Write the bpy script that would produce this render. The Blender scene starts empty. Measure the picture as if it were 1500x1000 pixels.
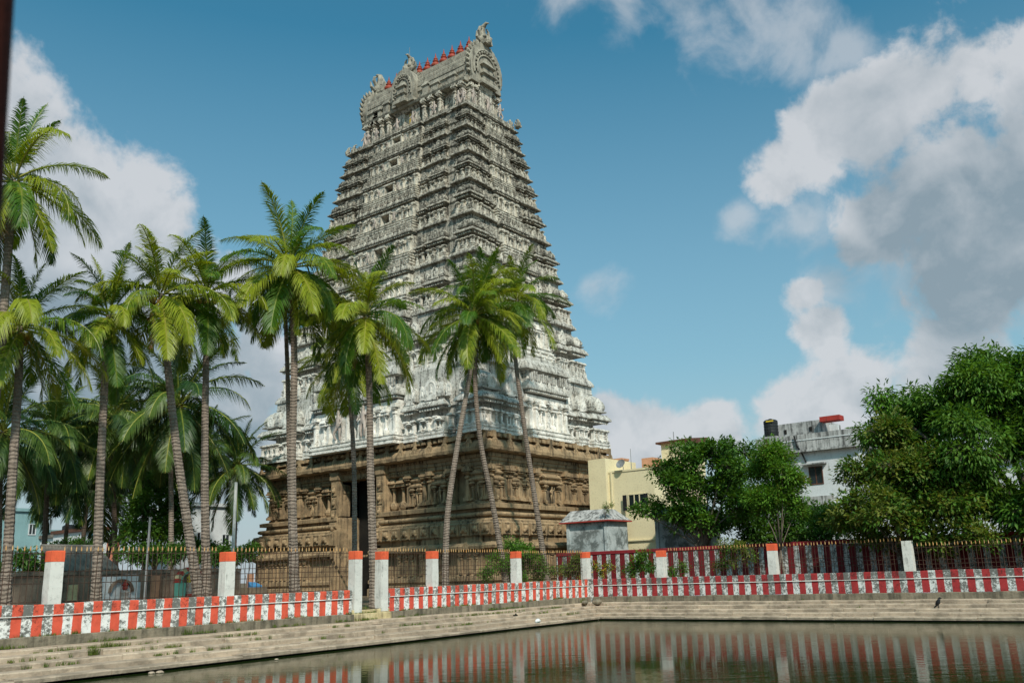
import bpy, math, random
import numpy as np
from mathutils import Vector, Matrix, noise as mnoise

# =====================================================================
# camera, world, sun, exposure
# The camera stands at the origin, eye level z = 0.  X runs along the tank's near wall, Y along its far wall.
# =====================================================================
scene = bpy.context.scene
COL = scene.collection
rnd = random.Random(7)
FPX, PITCH, ROLL, YAW, PPX, PPY = 1307.48, 0.231977, -0.032868, 0.644046, 40.96, 29.99
F_ = np.array([math.cos(YAW)*math.cos(PITCH), math.sin(YAW)*math.cos(PITCH), math.sin(PITCH)])
R0 = np.array([math.sin(YAW), -math.cos(YAW), 0.0]); U0 = np.cross(R0, F_)
R_ = math.cos(ROLL)*R0 + math.sin(ROLL)*U0
U_ = -math.sin(ROLL)*R0 + math.cos(ROLL)*U0
cam_data = bpy.data.cameras.new('camera')
cam = bpy.data.objects.new('camera', cam_data); COL.objects.link(cam)
cam.matrix_world = Matrix(((R_[0], U_[0], -F_[0], 0), (R_[1], U_[1], -F_[1], 0), (R_[2], U_[2], -F_[2], 0), (0, 0, 0, 1)))
cam_data.sensor_width = 36.0
cam_data.lens = FPX/1500*36
cam_data.shift_x = -PPX/1500
cam_data.shift_y = PPY/1500
cam_data.clip_start = 0.05
cam_data.clip_end = 9000
cam_data.dof.use_dof = True
cam_data.dof.focus_distance = 60
cam_data.dof.aperture_fstop = 4.0
scene.camera = cam

SUN_AZ = math.radians(-128)          # direction towards the sun, measured from +X to +Y
SUN_EL = math.radians(43)
SKY_STRENGTH, SUN_STRENGTH = 0.088, 4.3
sun_data = bpy.data.lights.new('sun', 'SUN')
sun_data.energy = SUN_STRENGTH; sun_data.angle = math.radians(3.0); sun_data.color = (1.0, 0.93, 0.80)
sun = bpy.data.objects.new('sun', sun_data); COL.objects.link(sun)
sdir = Vector((math.cos(SUN_AZ)*math.cos(SUN_EL), math.sin(SUN_AZ)*math.cos(SUN_EL), math.sin(SUN_EL)))
sun.rotation_euler = sdir.to_track_quat('Z', 'Y').to_euler()
sun.location = (0, 0, 80)
scene.view_settings.view_transform = 'Standard'
scene.view_settings.look = 'None'
scene.view_settings.exposure = 0.0
scene.view_settings.gamma = 1.0
scene.view_settings.use_curve_mapping = False
scene.cycles.max_bounces = 6
scene.cycles.transparent_max_bounces = 8
scene.cycles.use_denoising = True


def ray(x, y):
    """direction through a pixel of the 1500x1000 photograph, used to measure positions"""
    return F_ + R_*(x-750-PPX)/FPX - U_*(y-500-PPY)/FPX
def on_y(x, y, Y): d = ray(x, y); return Vector(d*Y/d[1])
def on_x(x, y, X): d = ray(x, y); return Vector(d*X/d[0])
def on_z(x, y, Z): d = ray(x, y); return Vector(d*Z/d[2])
def at_d(x, y, D): d = ray(x, y); return Vector(d*D/math.hypot(d[0], d[1]))


# ---------------------------------------------------------------- sky with clouds
world = bpy.data.worlds.new('World'); scene.world = world; world.use_nodes = True
wt = world.node_tree; wt.nodes.clear()
def N(t, typ, **kw):
    n = t.nodes.new(typ)
    for k, v in kw.items():
        if k.startswith('i_'):
            key = k[2:]; key = int(key) if key.isdigit() else key
            n.inputs[key].default_value = v
        else: setattr(n, k, v)
    return n
def math_(t, op, a, b=None, c=None, clamp=False):
    n = t.nodes.new('ShaderNodeMath'); n.operation = op; n.use_clamp = clamp
    for i, v in enumerate((a, b, c)):
        if v is None: continue
        if isinstance(v, (int, float)): n.inputs[i].default_value = v
        else: t.links.new(v, n.inputs[i])
    return n.outputs[0]
def ramp_(t, x, a, b, c=0.0, d=1.0, smooth=True):
    n = t.nodes.new('ShaderNodeMapRange'); n.interpolation_type = 'SMOOTHSTEP' if smooth else 'LINEAR'
    t.links.new(x, n.inputs[0])
    for i, v in zip((1, 2, 3, 4), (a, b, c, d)): n.inputs[i].default_value = v
    return n.outputs[0]
def mixc(t, fac, a, b, blend='MIX'):
    n = t.nodes.new('ShaderNodeMix'); n.data_type = 'RGBA'; n.blend_type = blend
    for sock, v in ((0, fac), (6, a), (7, b)):
        if isinstance(v, (int, float)): n.inputs[sock].default_value = v
        elif isinstance(v, (tuple, list)): n.inputs[sock].default_value = (*v[:3], 1)
        else: t.links.new(v, n.inputs[sock])
    return n.outputs[2]
sky = N(wt, 'ShaderNodeTexSky'); sky.sky_type = 'NISHITA'; sky.sun_disc = False
sky.sun_elevation = SUN_EL; sky.sun_rotation = math.pi/2 - SUN_AZ
sky.altitude = 50; sky.air_density = 1.0; sky.dust_density = 1.6; sky.ozone_density = 2.0
tc = N(wt, 'ShaderNodeTexCoord'); DIR = tc.outputs['Generated']
def wnoise(scale, detail, rough, off=(0, 0, 0), distort=0.0):
    mp = N(wt, 'ShaderNodeMapping'); mp.inputs[1].default_value = off
    wt.links.new(DIR, mp.inputs[0])
    n = N(wt, 'ShaderNodeTexNoise'); n.inputs['Scale'].default_value = scale
    n.inputs['Detail'].default_value = detail; n.inputs['Roughness'].default_value = rough
    n.inputs['Distortion'].default_value = distort
    wt.links.new(mp.outputs[0], n.inputs['Vector'])
    return n.outputs['Fac']
def wdot(v):
    n = N(wt, 'ShaderNodeVectorMath', operation='DOT_PRODUCT'); wt.links.new(DIR, n.inputs[0]); n.inputs[1].default_value = v
    return n.outputs['Value']
# cloud banks: (pixel used to measure the direction, radius in degrees)
banks = [((60, 335), 6.2), ((150, 355), 5.6), ((15, 215), 4.0), ((-20, 170), 3.0), ((230, 405), 4.4), ((300, 430), 3.4), ((60, 480), 8), ((200, 530), 7.5), ((330, 570), 6.5), ((-140, 300), 9),
         ((1140, 255), 2.3), ((1200, 215), 3.0), ((1270, 190), 3.6), ((1360, 140), 3.6), ((1440, 110), 3.6), ((1500, 90), 3.6), ((1400, 250), 5.6), ((1270, 320), 3.0), ((1500, 330), 7.5), ((1440, 420), 4.5), ((1650, 200), 11),
         ((1175, 430), 1.5), ((1200, 480), 2.0), ((1250, 585), 3.6), ((1150, 605), 3.0), ((1050, 630), 2.8), ((960, 650), 3.4), ((890, 615), 2.5), ((1400, 560), 5.0)]
r2 = random.Random(3)
for k in range(9):
    az = YAW + math.radians(70 + k*27); el = math.radians(r2.uniform(4, 32))
    banks.append((Vector((math.cos(az)*math.cos(el), math.sin(az)*math.cos(el), math.sin(el))), r2.uniform(7, 14)))
grey_banks = [((1420, 270), 7.5), ((1500, 350), 9), ((1300, 300), 4.0), ((1420, 430), 6.0), ((1650, 300), 12), ((60, 560), 9), ((300, 600), 7), ((1230, 380), 2.5), ((-150, 420), 10)]
def field(lst):
    dn = None
    for b, r in lst:
        v = Vector(ray(*b)).normalized() if isinstance(b, tuple) else b
        m = math_(wt, 'MULTIPLY_ADD', math_(wt, 'ARCCOSINE', wdot(v)), -1/math.radians(r), 1.0)
        dn = m if dn is None else math_(wt, 'SMOOTH_MAX', dn, m, 0.35)
    return dn
veils = [((820, -20), 3.2), ((920, -15), 3.6), ((1010, -8), 4.0), ((1100, 10), 4.2), ((1180, 35), 4.0), ((1235, 65), 2.6), ((1080, 320), 1.6), ((870, 420), 2.0), ((1180, 330), 3.0), ((1350, 400), 4.5), ((1190, 430), 2.6)]
dens = field(banks); greyness = field(grey_banks); veil = field(veils)
big = wnoise(7.0, 3, 0.5, (0.3, 0.1, 0))
det = wnoise(13.0, 9, 0.57, (0, 0, 0), 0.25)
fine = wnoise(42.0, 6, 0.6, (1.2, .4, 0), 0.2)
soft = math_(wt, 'MULTIPLY_ADD', math_(wt, 'SUBTRACT', big, 0.5), 1.3, dens)
d1 = math_(wt, 'MULTIPLY_ADD', math_(wt, 'SUBTRACT', det, 0.5), 1.8, soft)
d1 = math_(wt, 'MULTIPLY_ADD', math_(wt, 'SUBTRACT', fine, 0.5), 0.5, d1)
cover = ramp_(wt, d1, 0.0, 0.42)
thin = math_(wt, 'MULTIPLY_ADD', math_(wt, 'SUBTRACT', det, 0.5), 2.6, math_(wt, 'MULTIPLY_ADD', math_(wt, 'SUBTRACT', big, 0.5), 1.2, veil))
cover = math_(wt, 'MAXIMUM', cover, ramp_(wt, thin, 0.05, 1.0, 0.0, 0.62))
# relief: the same noise sampled a little way towards the sun; thick parts are grey underneath
det2 = wnoise(13.0, 6, 0.55, (sdir.x*.02, sdir.y*.02, 0.03), 0.25)
relief = math_(wt, 'SUBTRACT', det, det2)
gn = math_(wt, 'MULTIPLY_ADD', math_(wt, 'SUBTRACT', big, 0.5), 1.6, greyness)
body = ramp_(wt, math_(wt, 'MULTIPLY_ADD', math_(wt, 'SUBTRACT', det, 0.5), 0.9, gn), -0.1, 0.75)
shade = math_(wt, 'MULTIPLY_ADD', relief, 1.7, math_(wt, 'MULTIPLY_ADD', body, -0.85, 0.92), clamp=True)
sep = N(wt, 'ShaderNodeSeparateXYZ'); wt.links.new(DIR, sep.inputs[0])
tint = mixc(wt, 1.0, sky.outputs[0], (0.56, 1.54, 1.46), 'MULTIPLY')
# pale haze low over the horizon
low = ramp_(wt, sep.outputs[2], -0.02, 0.55, 0.8, 0.0, smooth=False)
tint = mixc(wt, low, tint, (4.7, 5.7, 6.3))
near = ramp_(wt, sep.outputs[2], 0.0, 0.24, 0.75, 0.0)
tint = mixc(wt, near, tint, (5.5, 6.1, 6.5))
ccol = mixc(wt, shade, (3.0, 3.8, 4.4), (7.3, 7.5, 7.8))
skyc = mixc(wt, math_(wt, 'MULTIPLY', cover, 0.9), tint, ccol)
bg = N(wt, 'ShaderNodeBackground'); bg.inputs[1].default_value = SKY_STRENGTH
wt.links.new(skyc, bg.inputs[0])
wo = N(wt, 'ShaderNodeOutputWorld'); wt.links.new(bg.outputs[0], wo.inputs[0])

# =====================================================================
# materials
# =====================================================================
def new_mat(name, rough=0.85, spec=0.3):
    m = bpy.data.materials.new(name); m.use_nodes = True
    t = m.node_tree; b = t.nodes['Principled BSDF']
    b.inputs['Roughness'].default_value = rough
    b.inputs['Specular IOR Level'].default_value = spec
    return m, t, b
def pos(t, sx=1, sy=1, sz=1):
    g = N(t, 'ShaderNodeNewGeometry')
    mp = N(t, 'ShaderNodeMapping'); mp.inputs[3].default_value = (sx, sy, sz)
    t.links.new(g.outputs['Position'], mp.inputs[0])
    return mp.outputs[0]
def tnoise(t, vec, scale, detail=5, rough=0.55, dist=0.0):
    n = N(t, 'ShaderNodeTexNoise'); n.inputs['Scale'].default_value = scale
    n.inputs['Detail'].default_value = detail; n.inputs['Roughness'].default_value = rough; n.inputs['Distortion'].default_value = dist
    t.links.new(vec, n.inputs['Vector'])
    return n.outputs['Fac']
def bump(t, b, h, strength=0.4, dist=0.05):
    n = N(t, 'ShaderNodeBump'); n.inputs['Strength'].default_value = strength; n.inputs['Distance'].default_value = dist
    t.links.new(h, n.inputs['Height']); t.links.new(n.outputs[0], b.inputs['Normal'])

def weathered(name, c1, c2, dirt, scale=1.5, dirt_amt=0.5, streak=True, bump_s=0.4, rough=0.9, dirt_lo=0.48, dirt_hi=0.66, fine=9.0, vary=0.0):
    """two base tones, grime in patches and in streaks running down"""
    m, t, b = new_mat(name, rough, 0.2)
    P = pos(t)
    n1 = tnoise(t, P, scale, 6, 0.6)
    n2 = tnoise(t, P, fine, 5, 0.65)
    col = mixc(t, ramp_(t, n1, 0.35, 0.65), c1, c2)
    d = tnoise(t, P, scale*0.8+0.5, 8, 0.68, 0.3)
    if streak:
        s = tnoise(t, pos(t, 3.2, 3.2, 0.22), 1.3, 6, 0.65)
        d = math_(t, 'MULTIPLY_ADD', s, 0.6, math_(t, 'MULTIPLY', d, 0.4))
    dm = math_(t, 'MULTIPLY', ramp_(t, d, dirt_lo, dirt_hi), dirt_amt)
    col = mixc(t, dm, col, dirt)
    col = mixc(t, math_(t, 'MULTIPLY', ramp_(t, n2, 0.5, 0.75), 0.35), col, dirt)
    if vary:
        oi = N(t, 'ShaderNodeObjectInfo'); col = mixc(t, math_(t, 'MULTIPLY', oi.outputs['Random'], vary), col, dirt)
    t.links.new(col, b.inputs['Base Color'])
    bump(t, b, math_(t, 'MULTIPLY_ADD', n2, 0.6, n1), bump_s, 0.06)
    return m

M = {}
M['stone'] = weathered('brown_stone', (0.40, 0.28, 0.165), (0.25, 0.178, 0.108), (0.045, 0.036, 0.026), 0.9, 0.88, True, 0.7, dirt_lo=0.47, dirt_hi=0.63)
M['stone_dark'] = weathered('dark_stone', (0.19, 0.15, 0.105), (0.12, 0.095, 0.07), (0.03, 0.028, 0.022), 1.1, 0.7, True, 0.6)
def stucco(name, low_c, high_c, mold_amt, lo, hi):
    """lime plaster: whitewashed low down, bare grey and mouldy towards the top of the tower"""
    m, t, b = new_mat(name, 0.9, 0.2)
    P = pos(t)
    g = N(t, 'ShaderNodeNewGeometry'); s = N(t, 'ShaderNodeSeparateXYZ'); t.links.new(g.outputs['Position'], s.inputs[0])
    n0 = tnoise(t, P, 0.28, 4, 0.6)
    n1 = tnoise(t, P, 1.6, 7, 0.62)
    n2 = tnoise(t, P, 7.0, 6, 0.66)
    st = tnoise(t, pos(t, 2.6, 2.6, 0.16), 1.4, 6, 0.66)
    hgt = math_(t, 'MULTIPLY_ADD', math_(t, 'SUBTRACT', n0, 0.5), 14.0, s.outputs[2])
    up = ramp_(t, hgt, 11.0, 30.0)
    col = mixc(t, up, low_c, high_c)
    col = mixc(t, math_(t, 'MULTIPLY', ramp_(t, n1, 0.42, 0.62), 0.5), col, (0.36, 0.335, 0.285))
    mold = math_(t, 'MULTIPLY_ADD', st, 0.5, math_(t, 'MULTIPLY', n2, 0.5))
    mold = math_(t, 'MULTIPLY_ADD', up, 0.05, mold)
    mold = math_(t, 'MULTIPLY', ramp_(t, mold, lo, hi), mold_amt)
    col = mixc(t, mold, col, (0.042, 0.038, 0.032))
    t.links.new(col, b.inputs['Base Color'])
    bump(t, b, math_(t, 'MULTIPLY_ADD', n2, 0.7, n1), 0.55, 0.08)
    return m
M['stucco'] = stucco('lime_plaster', (0.80, 0.77, 0.725), (0.63, 0.58, 0.495), 0.86, 0.515, 0.635)
M['eave'] = stucco('mouldy_plaster', (0.56, 0.545, 0.51), (0.43, 0.395, 0.335), 0.86, 0.465, 0.615)
M['figure'] = weathered('pinkish_plaster', (0.46, 0.38, 0.34), (0.36, 0.31, 0.28), (0.12, 0.10, 0.09), 1.6, 0.6, True, 0.3)
M['ochre'] = weathered('ochre_paint', (0.5, 0.36, 0.08), (0.45, 0.3, 0.07), (0.15, 0.1, 0.05), 2, 0.4)
M['roof_stone'] = weathered('lichen_plaster', (0.38, 0.35, 0.29), (0.27, 0.25, 0.21), (0.06, 0.057, 0.05), 1.4, 0.7, True, 0.7, dirt_lo=0.46, dirt_hi=0.62)
M['finial'] = weathered('red_finial', (0.36, 0.05, 0.035), (0.28, 0.06, 0.035), (0.10, 0.07, 0.02), 3, 0.4, False, 0.1, 0.5)
M['dark'] = weathered('interior_shade_black', (0.02, 0.018, 0.015), (0.012, 0.011, 0.01), (0.005, 0.005, 0.005), 1, 0.5, False)  # near-black colour standing for the shade inside openings
M['orange'] = weathered('orange_paint', (0.78, 0.14, 0.06), (0.70, 0.11, 0.05), (0.2, 0.05, 0.03), 2.2, 0.35, True, 0.15, 0.7)
M['white_post'] = weathered('white_limewash', (0.66, 0.65, 0.62), (0.57, 0.56, 0.535), (0.10, 0.095, 0.09), 1.6, 0.75, True, 0.2, 0.85, 0.54, 0.68)
M['plinth'] = weathered('plinth_concrete', (0.25, 0.21, 0.155), (0.18, 0.155, 0.115), (0.05, 0.045, 0.035), 1.6, 0.7, True, 0.8, dirt_lo=0.45, dirt_hi=0.62)
M['steps'] = weathered('granite_steps', (0.53, 0.42, 0.32), (0.41, 0.325, 0.25), (0.15, 0.12, 0.09), 1.1, 0.55, False, 0.8, dirt_lo=0.45, dirt_hi=0.62, vary=0.3)
M['wet'] = weathered('wet_stone', (0.028, 0.026, 0.02), (0.02, 0.022, 0.014), (0.01, 0.012, 0.006), 1.5, 0.5, False, 0.4, 0.5)
M['rust'] = weathered('rusty_iron', (0.075, 0.042, 0.028), (0.05, 0.032, 0.024), (0.02, 0.015, 0.012), 4, 0.5, False, 0.1, 0.7)
M['tip'] = weathered('ochre_tip', (0.55, 0.28, 0.10), (0.5, 0.33, 0.16), (0.2, 0.1, 0.05), 3, 0.4, False, 0.1, 0.6)
M['ground'] = weathered('bare_earth', (0.17, 0.125, 0.085), (0.12, 0.09, 0.06), (0.06, 0.06, 0.03), 0.5, 0.6, False, 0.6)
M['yellow_wall'] = weathered('yellow_wall', (0.71, 0.62, 0.41), (0.66, 0.575, 0.38), (0.16, 0.12, 0.07), 0.7, 0.7, True, 0.15, 0.9, 0.585, 0.70)
M['white_wall'] = weathered('white_wall', (0.60, 0.62, 0.64), (0.54, 0.56, 0.58), (0.09, 0.09, 0.09), 0.8, 0.7, True, 0.15, 0.9, 0.54, 0.68)
M['stained'] = weathered('stained_limewash', (0.46, 0.50, 0.51), (0.32, 0.36, 0.37), (0.06, 0.072, 0.068), 0.9, 0.8, False, 0.3, 0.9, 0.44, 0.60)
M['grimy_white'] = weathered('grimy_parapet', (0.46, 0.46, 0.46), (0.36, 0.36, 0.36), (0.06, 0.06, 0.06), 1.0, 0.9, True, 0.2, 0.9, 0.44, 0.60)
M['cyan_wall'] = weathered('cyan_wall', (0.22, 0.35, 0.37), (0.19, 0.31, 0.33), (0.10, 0.14, 0.14), 0.6, 0.5, True, 0.1)
M['pink_wall'] = weathered('pink_wall', (0.55, 0.20, 0.13), (0.5, 0.18, 0.12), (0.15, 0.1, 0.08), 0.8, 0.4, True, 0.1)
M['peach'] = weathered('peach_paint', (0.52, 0.27, 0.17), (0.46, 0.24, 0.15), (0.12, 0.08, 0.06), 1.2, 0.6, True, 0.1)
M['cream'] = weathered('cream_paint', (0.6, 0.5, 0.3), (0.5, 0.4, 0.22), (0.12, 0.09, 0.06), 1.5, 0.7, True, 0.1)
M['teal'] = weathered('teal_paint', (0.16, 0.44, 0.34), (0.14, 0.38, 0.3), (0.08, 0.12, 0.1), 1.5, 0.5, True, 0.1)
M['old_brick'] = weathered('old_wall', (0.30, 0.22, 0.165), (0.21, 0.155, 0.12), (0.035, 0.03, 0.025), 1.3, 0.8, True, 0.8)
M['corrugated'] = weathered('corrugated_sheet', (0.21, 0.185, 0.16), (0.15, 0.13, 0.115), (0.05, 0.045, 0.04), 1.5, 0.6, False, 0.1, 0.7)
M['red_trim'] = weathered('red_trim', (0.38, 0.045, 0.035), (0.29, 0.035, 0.03), (0.12, 0.04, 0.03), 1.5, 0.5, True, 0.1)
M['dark_red'] = weathered('dark_red_wood', (0.06, 0.012, 0.008), (0.04, 0.01, 0.008), (0.015, 0.006, 0.005), 5, 0.4, False, 0.1, 0.6)
M['maroon'] = weathered('maroon_paint', (0.25, 0.022, 0.03), (0.2, 0.02, 0.026), (0.05, 0.015, 0.015), 1.2, 0.5, True, 0.1)
M['tank'] = weathered('black_plastic', (0.018, 0.02, 0.022), (0.014, 0.015, 0.017), (0.05, 0.05, 0.05), 2, 0.3, False, 0.05, 0.45)
M['metal'] = weathered('grey_metal', (0.24, 0.25, 0.26), (0.19, 0.20, 0.21), (0.12, 0.1, 0.08), 3, 0.4, False, 0.05, 0.5)
M['wood'] = weathered('brown_shutter', (0.13, 0.055, 0.035), (0.10, 0.045, 0.03), (0.03, 0.02, 0.015), 3, 0.5, False, 0.1, 0.6)
M['blue'] = weathered('blue_cloth', (0.06, 0.22, 0.42), (0.05, 0.18, 0.36), (0.03, 0.06, 0.1), 3, 0.4, False, 0.1)
M['yellow'] = weathered('yellow_cloth', (0.65, 0.47, 0.05), (0.6, 0.42, 0.04), (0.3, 0.2, 0.05), 3, 0.3, False, 0.1)
M['bag'] = weathered('white_plastic', (0.75, 0.75, 0.75), (0.68, 0.68, 0.68), (0.4, 0.4, 0.4), 6, 0.3, False, 0.1, 0.4)
m, t, b = new_mat('window_glass', 0.08, 0.6); b.inputs['Base Color'].default_value = (0.012, 0.018, 0.02, 1); M['glass'] = m

ZTOP = -0.456
def striped(name, axis, origin, period, red, redfrac=0.5, white=(0.76, 0.755, 0.74), mold_lo=0.475, top_z=None):
    """limewashed wall with painted red bars; black mould on the whitewash"""
    m, t, b = new_mat(name, 0.8, 0.25)
    P = pos(t)
    g = N(t, 'ShaderNodeNewGeometry'); s = N(t, 'ShaderNodeSeparateXYZ'); t.links.new(g.outputs['Position'], s.inputs[0])
    w = tnoise(t, P, 2.6, 3, 0.5); w2 = tnoise(t, P, 22.0, 3, 0.6)
    u = math_(t, 'MULTIPLY_ADD', math_(t, 'SUBTRACT', w, 0.5), 0.09, math_(t, 'MULTIPLY', math_(t, 'SUBTRACT', s.outputs[axis], origin), 1/period))
    u = math_(t, 'MULTIPLY_ADD', math_(t, 'SUBTRACT', w2, 0.5), 0.05, u)
    fr = math_(t, 'FRACT', u)
    isred = math_(t, 'LESS_THAN', fr, redfrac)
    n1 = tnoise(t, P, 3.4, 8, 0.74, 0.3); n2 = tnoise(t, P, 11.0, 7, 0.78)
    patch = tnoise(t, pos(t, 0.55, 0.55, 0.2), 1.0, 3, 0.5)
    mo = math_(t, 'MULTIPLY_ADD', n2, 0.58, math_(t, 'MULTIPLY', n1, 0.42))
    mo = math_(t, 'MULTIPLY_ADD', math_(t, 'SUBTRACT', patch, 0.5), 0.2, mo)
    mo = math_(t, 'MULTIPLY_ADD', math_(t, 'GREATER_THAN', s.outputs[2], ZTOP-0.345), 0.045, mo)
    mw = math_(t, 'MULTIPLY', ramp_(t, mo, mold_lo, mold_lo+0.08), 0.85)
    mr = math_(t, 'MULTIPLY', ramp_(t, mo, mold_lo+0.075, mold_lo+0.16), 0.7)
    wcol = mixc(t, mw, mixc(t, ramp_(t, n1, 0.4, 0.6), white, tuple(c*0.86 for c in white)), (0.055, 0.055, 0.045))
    rcol = mixc(t, mr, mixc(t, ramp_(t, n1, 0.35, 0.65), red, tuple(c*0.78 for c in red)), (0.05, 0.02, 0.018))
    chip = ramp_(t, n2, 0.68, 0.72)
    rcol = mixc(t, chip, rcol, (0.5, 0.4, 0.36))
    col = mixc(t, isred, wcol, rcol)
    t.links.new(col, b.inputs['Base Color'])
    bump(t, b, math_(t, 'MULTIPLY_ADD', n2, 0.5, n1), 0.35, 0.04)
    return m
M['stripe_left'] = striped('red_white_stripes', 0, 13.09, 0.6405, (0.68, 0.105, 0.06), 0.5)
M['stripe_left_far'] = striped('red_white_stripes_far', 0, 29.24, 0.6255, (0.66, 0.095, 0.06), 0.47)
M['stripe_right'] = striped('maroon_white_stripes', 1, 30.66-0.335, 0.6665, (0.36, 0.035, 0.038), 0.5, (0.64, 0.655, 0.65), 0.46)
M['stripe_back'] = striped('back_wall_stripes', 1, 0.2, 0.70, (0.17, 0.013, 0.018), 0.54, (0.60, 0.61, 0.60), 0.50)

def leaf_mat(name, c1, c2, trans=0.35, rough=0.45, rand=True, spec=0.4):
    m = bpy.data.materials.new(name); m.use_nodes = True; t = m.node_tree; t.nodes.clear()
    P = pos(t)
    n1 = tnoise(t, P, 0.9, 3, 0.6); n2 = tnoise(t, P, 6.0, 3, 0.6)
    f = math_(t, 'MULTIPLY_ADD', n2, 0.5, math_(t, 'MULTIPLY', n1, 0.5))
    if rand:
        oi = N(t, 'ShaderNodeObjectInfo')
        f = math_(t, 'MULTIPLY_ADD', math_(t, 'SUBTRACT', oi.outputs['Random'], 0.5), 0.42, f)
    col = mixc(t, ramp_(t, f, 0.36, 0.64), c1, c2)
    p = N(t, 'ShaderNodeBsdfPrincipled'); p.inputs['Roughness'].default_value = rough
    p.inputs['Specular IOR Level'].default_value = spec
    t.links.new(col, p.inputs['Base Color'])
    tr = N(t, 'ShaderNodeBsdfTranslucent')
    t.links.new(mixc(t, 1.0, col, (1.5, 1.35, 0.6), 'MULTIPLY'), tr.inputs[0])
    mx = N(t, 'ShaderNodeMixShader'); mx.inputs[0].default_value = trans
    t.links.new(p.outputs[0], mx.inputs[1]); t.links.new(tr.outputs[0], mx.inputs[2])
    o = N(t, 'ShaderNodeOutputMaterial'); t.links.new(mx.outputs[0], o.inputs[0])
    return m
M['frond'] = leaf_mat('palm_frond', (0.065, 0.15, 0.012), (0.26, 0.31, 0.02), 0.4)
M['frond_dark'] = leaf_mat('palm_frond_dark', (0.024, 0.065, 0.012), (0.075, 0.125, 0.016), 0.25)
M['frond_dead'] = leaf_mat('palm_frond_dead', (0.20, 0.085, 0.035), (0.28, 0.14, 0.06), 0.2, 0.8)
M['leaf_mango'] = leaf_mat('broad_leaf', (0.05, 0.13, 0.02), (0.11, 0.21, 0.028), 0.35, 0.5, False, 0.25)
M['leaf_olive'] = leaf_mat('olive_leaf', (0.09, 0.14, 0.024), (0.20, 0.22, 0.045), 0.33, 0.5, False, 0.25)
M['leaf_dark'] = leaf_mat('dark_leaf', (0.036, 0.105, 0.018), (0.08, 0.165, 0.022), 0.33, 0.5, False, 0.25)
M['leaf_bright'] = leaf_mat('bright_leaf', (0.06, 0.17, 0.02), (0.13, 0.26, 0.028), 0.35, 0.55, False, 0.2)
M['leaf_yellow'] = leaf_mat('yellow_leaf', (0.45, 0.30, 0.02), (0.4, 0.33, 0.04), 0.3)
M['grass'] = leaf_mat('grass_blade', (0.07, 0.12, 0.02), (0.14, 0.18, 0.03), 0.3, 0.6, False)
M['bark'] = weathered('grey_bark', (0.20, 0.165, 0.13), (0.13, 0.105, 0.085), (0.04, 0.035, 0.03), 3, 0.5, False, 0.6)
M['coconut'] = weathered('coconut_husk', (0.24, 0.20, 0.04), (0.30, 0.18, 0.035), (0.12, 0.08, 0.03), 4, 0.4, False, 0.2, 0.5)
def trunk_mat(name, c1, c2):
    m, t, b = new_mat(name, 0.9, 0.15)
    P = pos(t); g = N(t, 'ShaderNodeNewGeometry'); s = N(t, 'ShaderNodeSeparateXYZ'); t.links.new(g.outputs['Position'], s.inputs[0])
    n1 = tnoise(t, P, 1.8, 5, 0.6); n2 = tnoise(t, P, 11.0, 5, 0.65)
    ring = math_(t, 'SINE', math_(t, 'MULTIPLY_ADD', n1, 16.0, math_(t, 'MULTIPLY', s.outputs[2], 44.0)))
    col = mixc(t, ramp_(t, n1, 0.3, 0.7), c1, c2)
    col = mixc(t, math_(t, 'MULTIPLY', ramp_(t, ring, 0.6, 1.0), 0.28), col, (0.07, 0.055, 0.045))
    col = mixc(t, math_(t, 'MULTIPLY', ramp_(t, n2, 0.5, 0.7), 0.5), col, (0.09, 0.07, 0.055))
    t.links.new(col, b.inputs['Base Color'])
    bump(t, b, math_(t, 'MULTIPLY_ADD', ring, -0.5, n2), 0.6, 0.05)
    return m
M['palm_trunk'] = trunk_mat('palm_trunk', (0.27, 0.215, 0.18), (0.175, 0.14, 0.115))
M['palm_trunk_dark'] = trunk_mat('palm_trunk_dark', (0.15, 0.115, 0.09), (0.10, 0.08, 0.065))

# water
m, t, b = new_mat('tank_water', 0.045, 0.5)
b.inputs['Base Color'].default_value = (0.014, 0.026, 0.006, 1); b.inputs['IOR'].default_value = 1.13
gw = N(t, 'ShaderNodeNewGeometry'); vr = N(t, 'ShaderNodeVectorRotate', rotation_type='Z_AXIS'); vr.inputs['Angle'].default_value = -YAW
t.links.new(gw.outputs['Position'], vr.inputs['Vector'])
def wmap(sx, sy):      # breeze from the far bank: long low crests across the line of sight
    mp = N(t, 'ShaderNodeMapping'); mp.inputs[3].default_value = (sx, sy, 1); t.links.new(vr.outputs[0], mp.inputs[0]); return mp.outputs[0]
wn1 = tnoise(t, wmap(2.6, .55), 1.0, 4, 0.55); wn2 = tnoise(t, wmap(9.0, 2.2), 1.0, 3, 0.5)
wn0 = tnoise(t, pos(t, 1, 1, 1), 0.12, 2, 0.5)
bn = N(t, 'ShaderNodeBump'); bn.inputs['Distance'].default_value = 0.02
t.links.new(ramp_(t, wn0, 0.4, 0.62, 0.16, 0.5), bn.inputs['Strength'])
t.links.new(math_(t, 'MULTIPLY_ADD', wn2, 0.35, wn1), bn.inputs['Height']); t.links.new(bn.outputs[0], b.inputs['Normal'])
M['water'] = m

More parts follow.
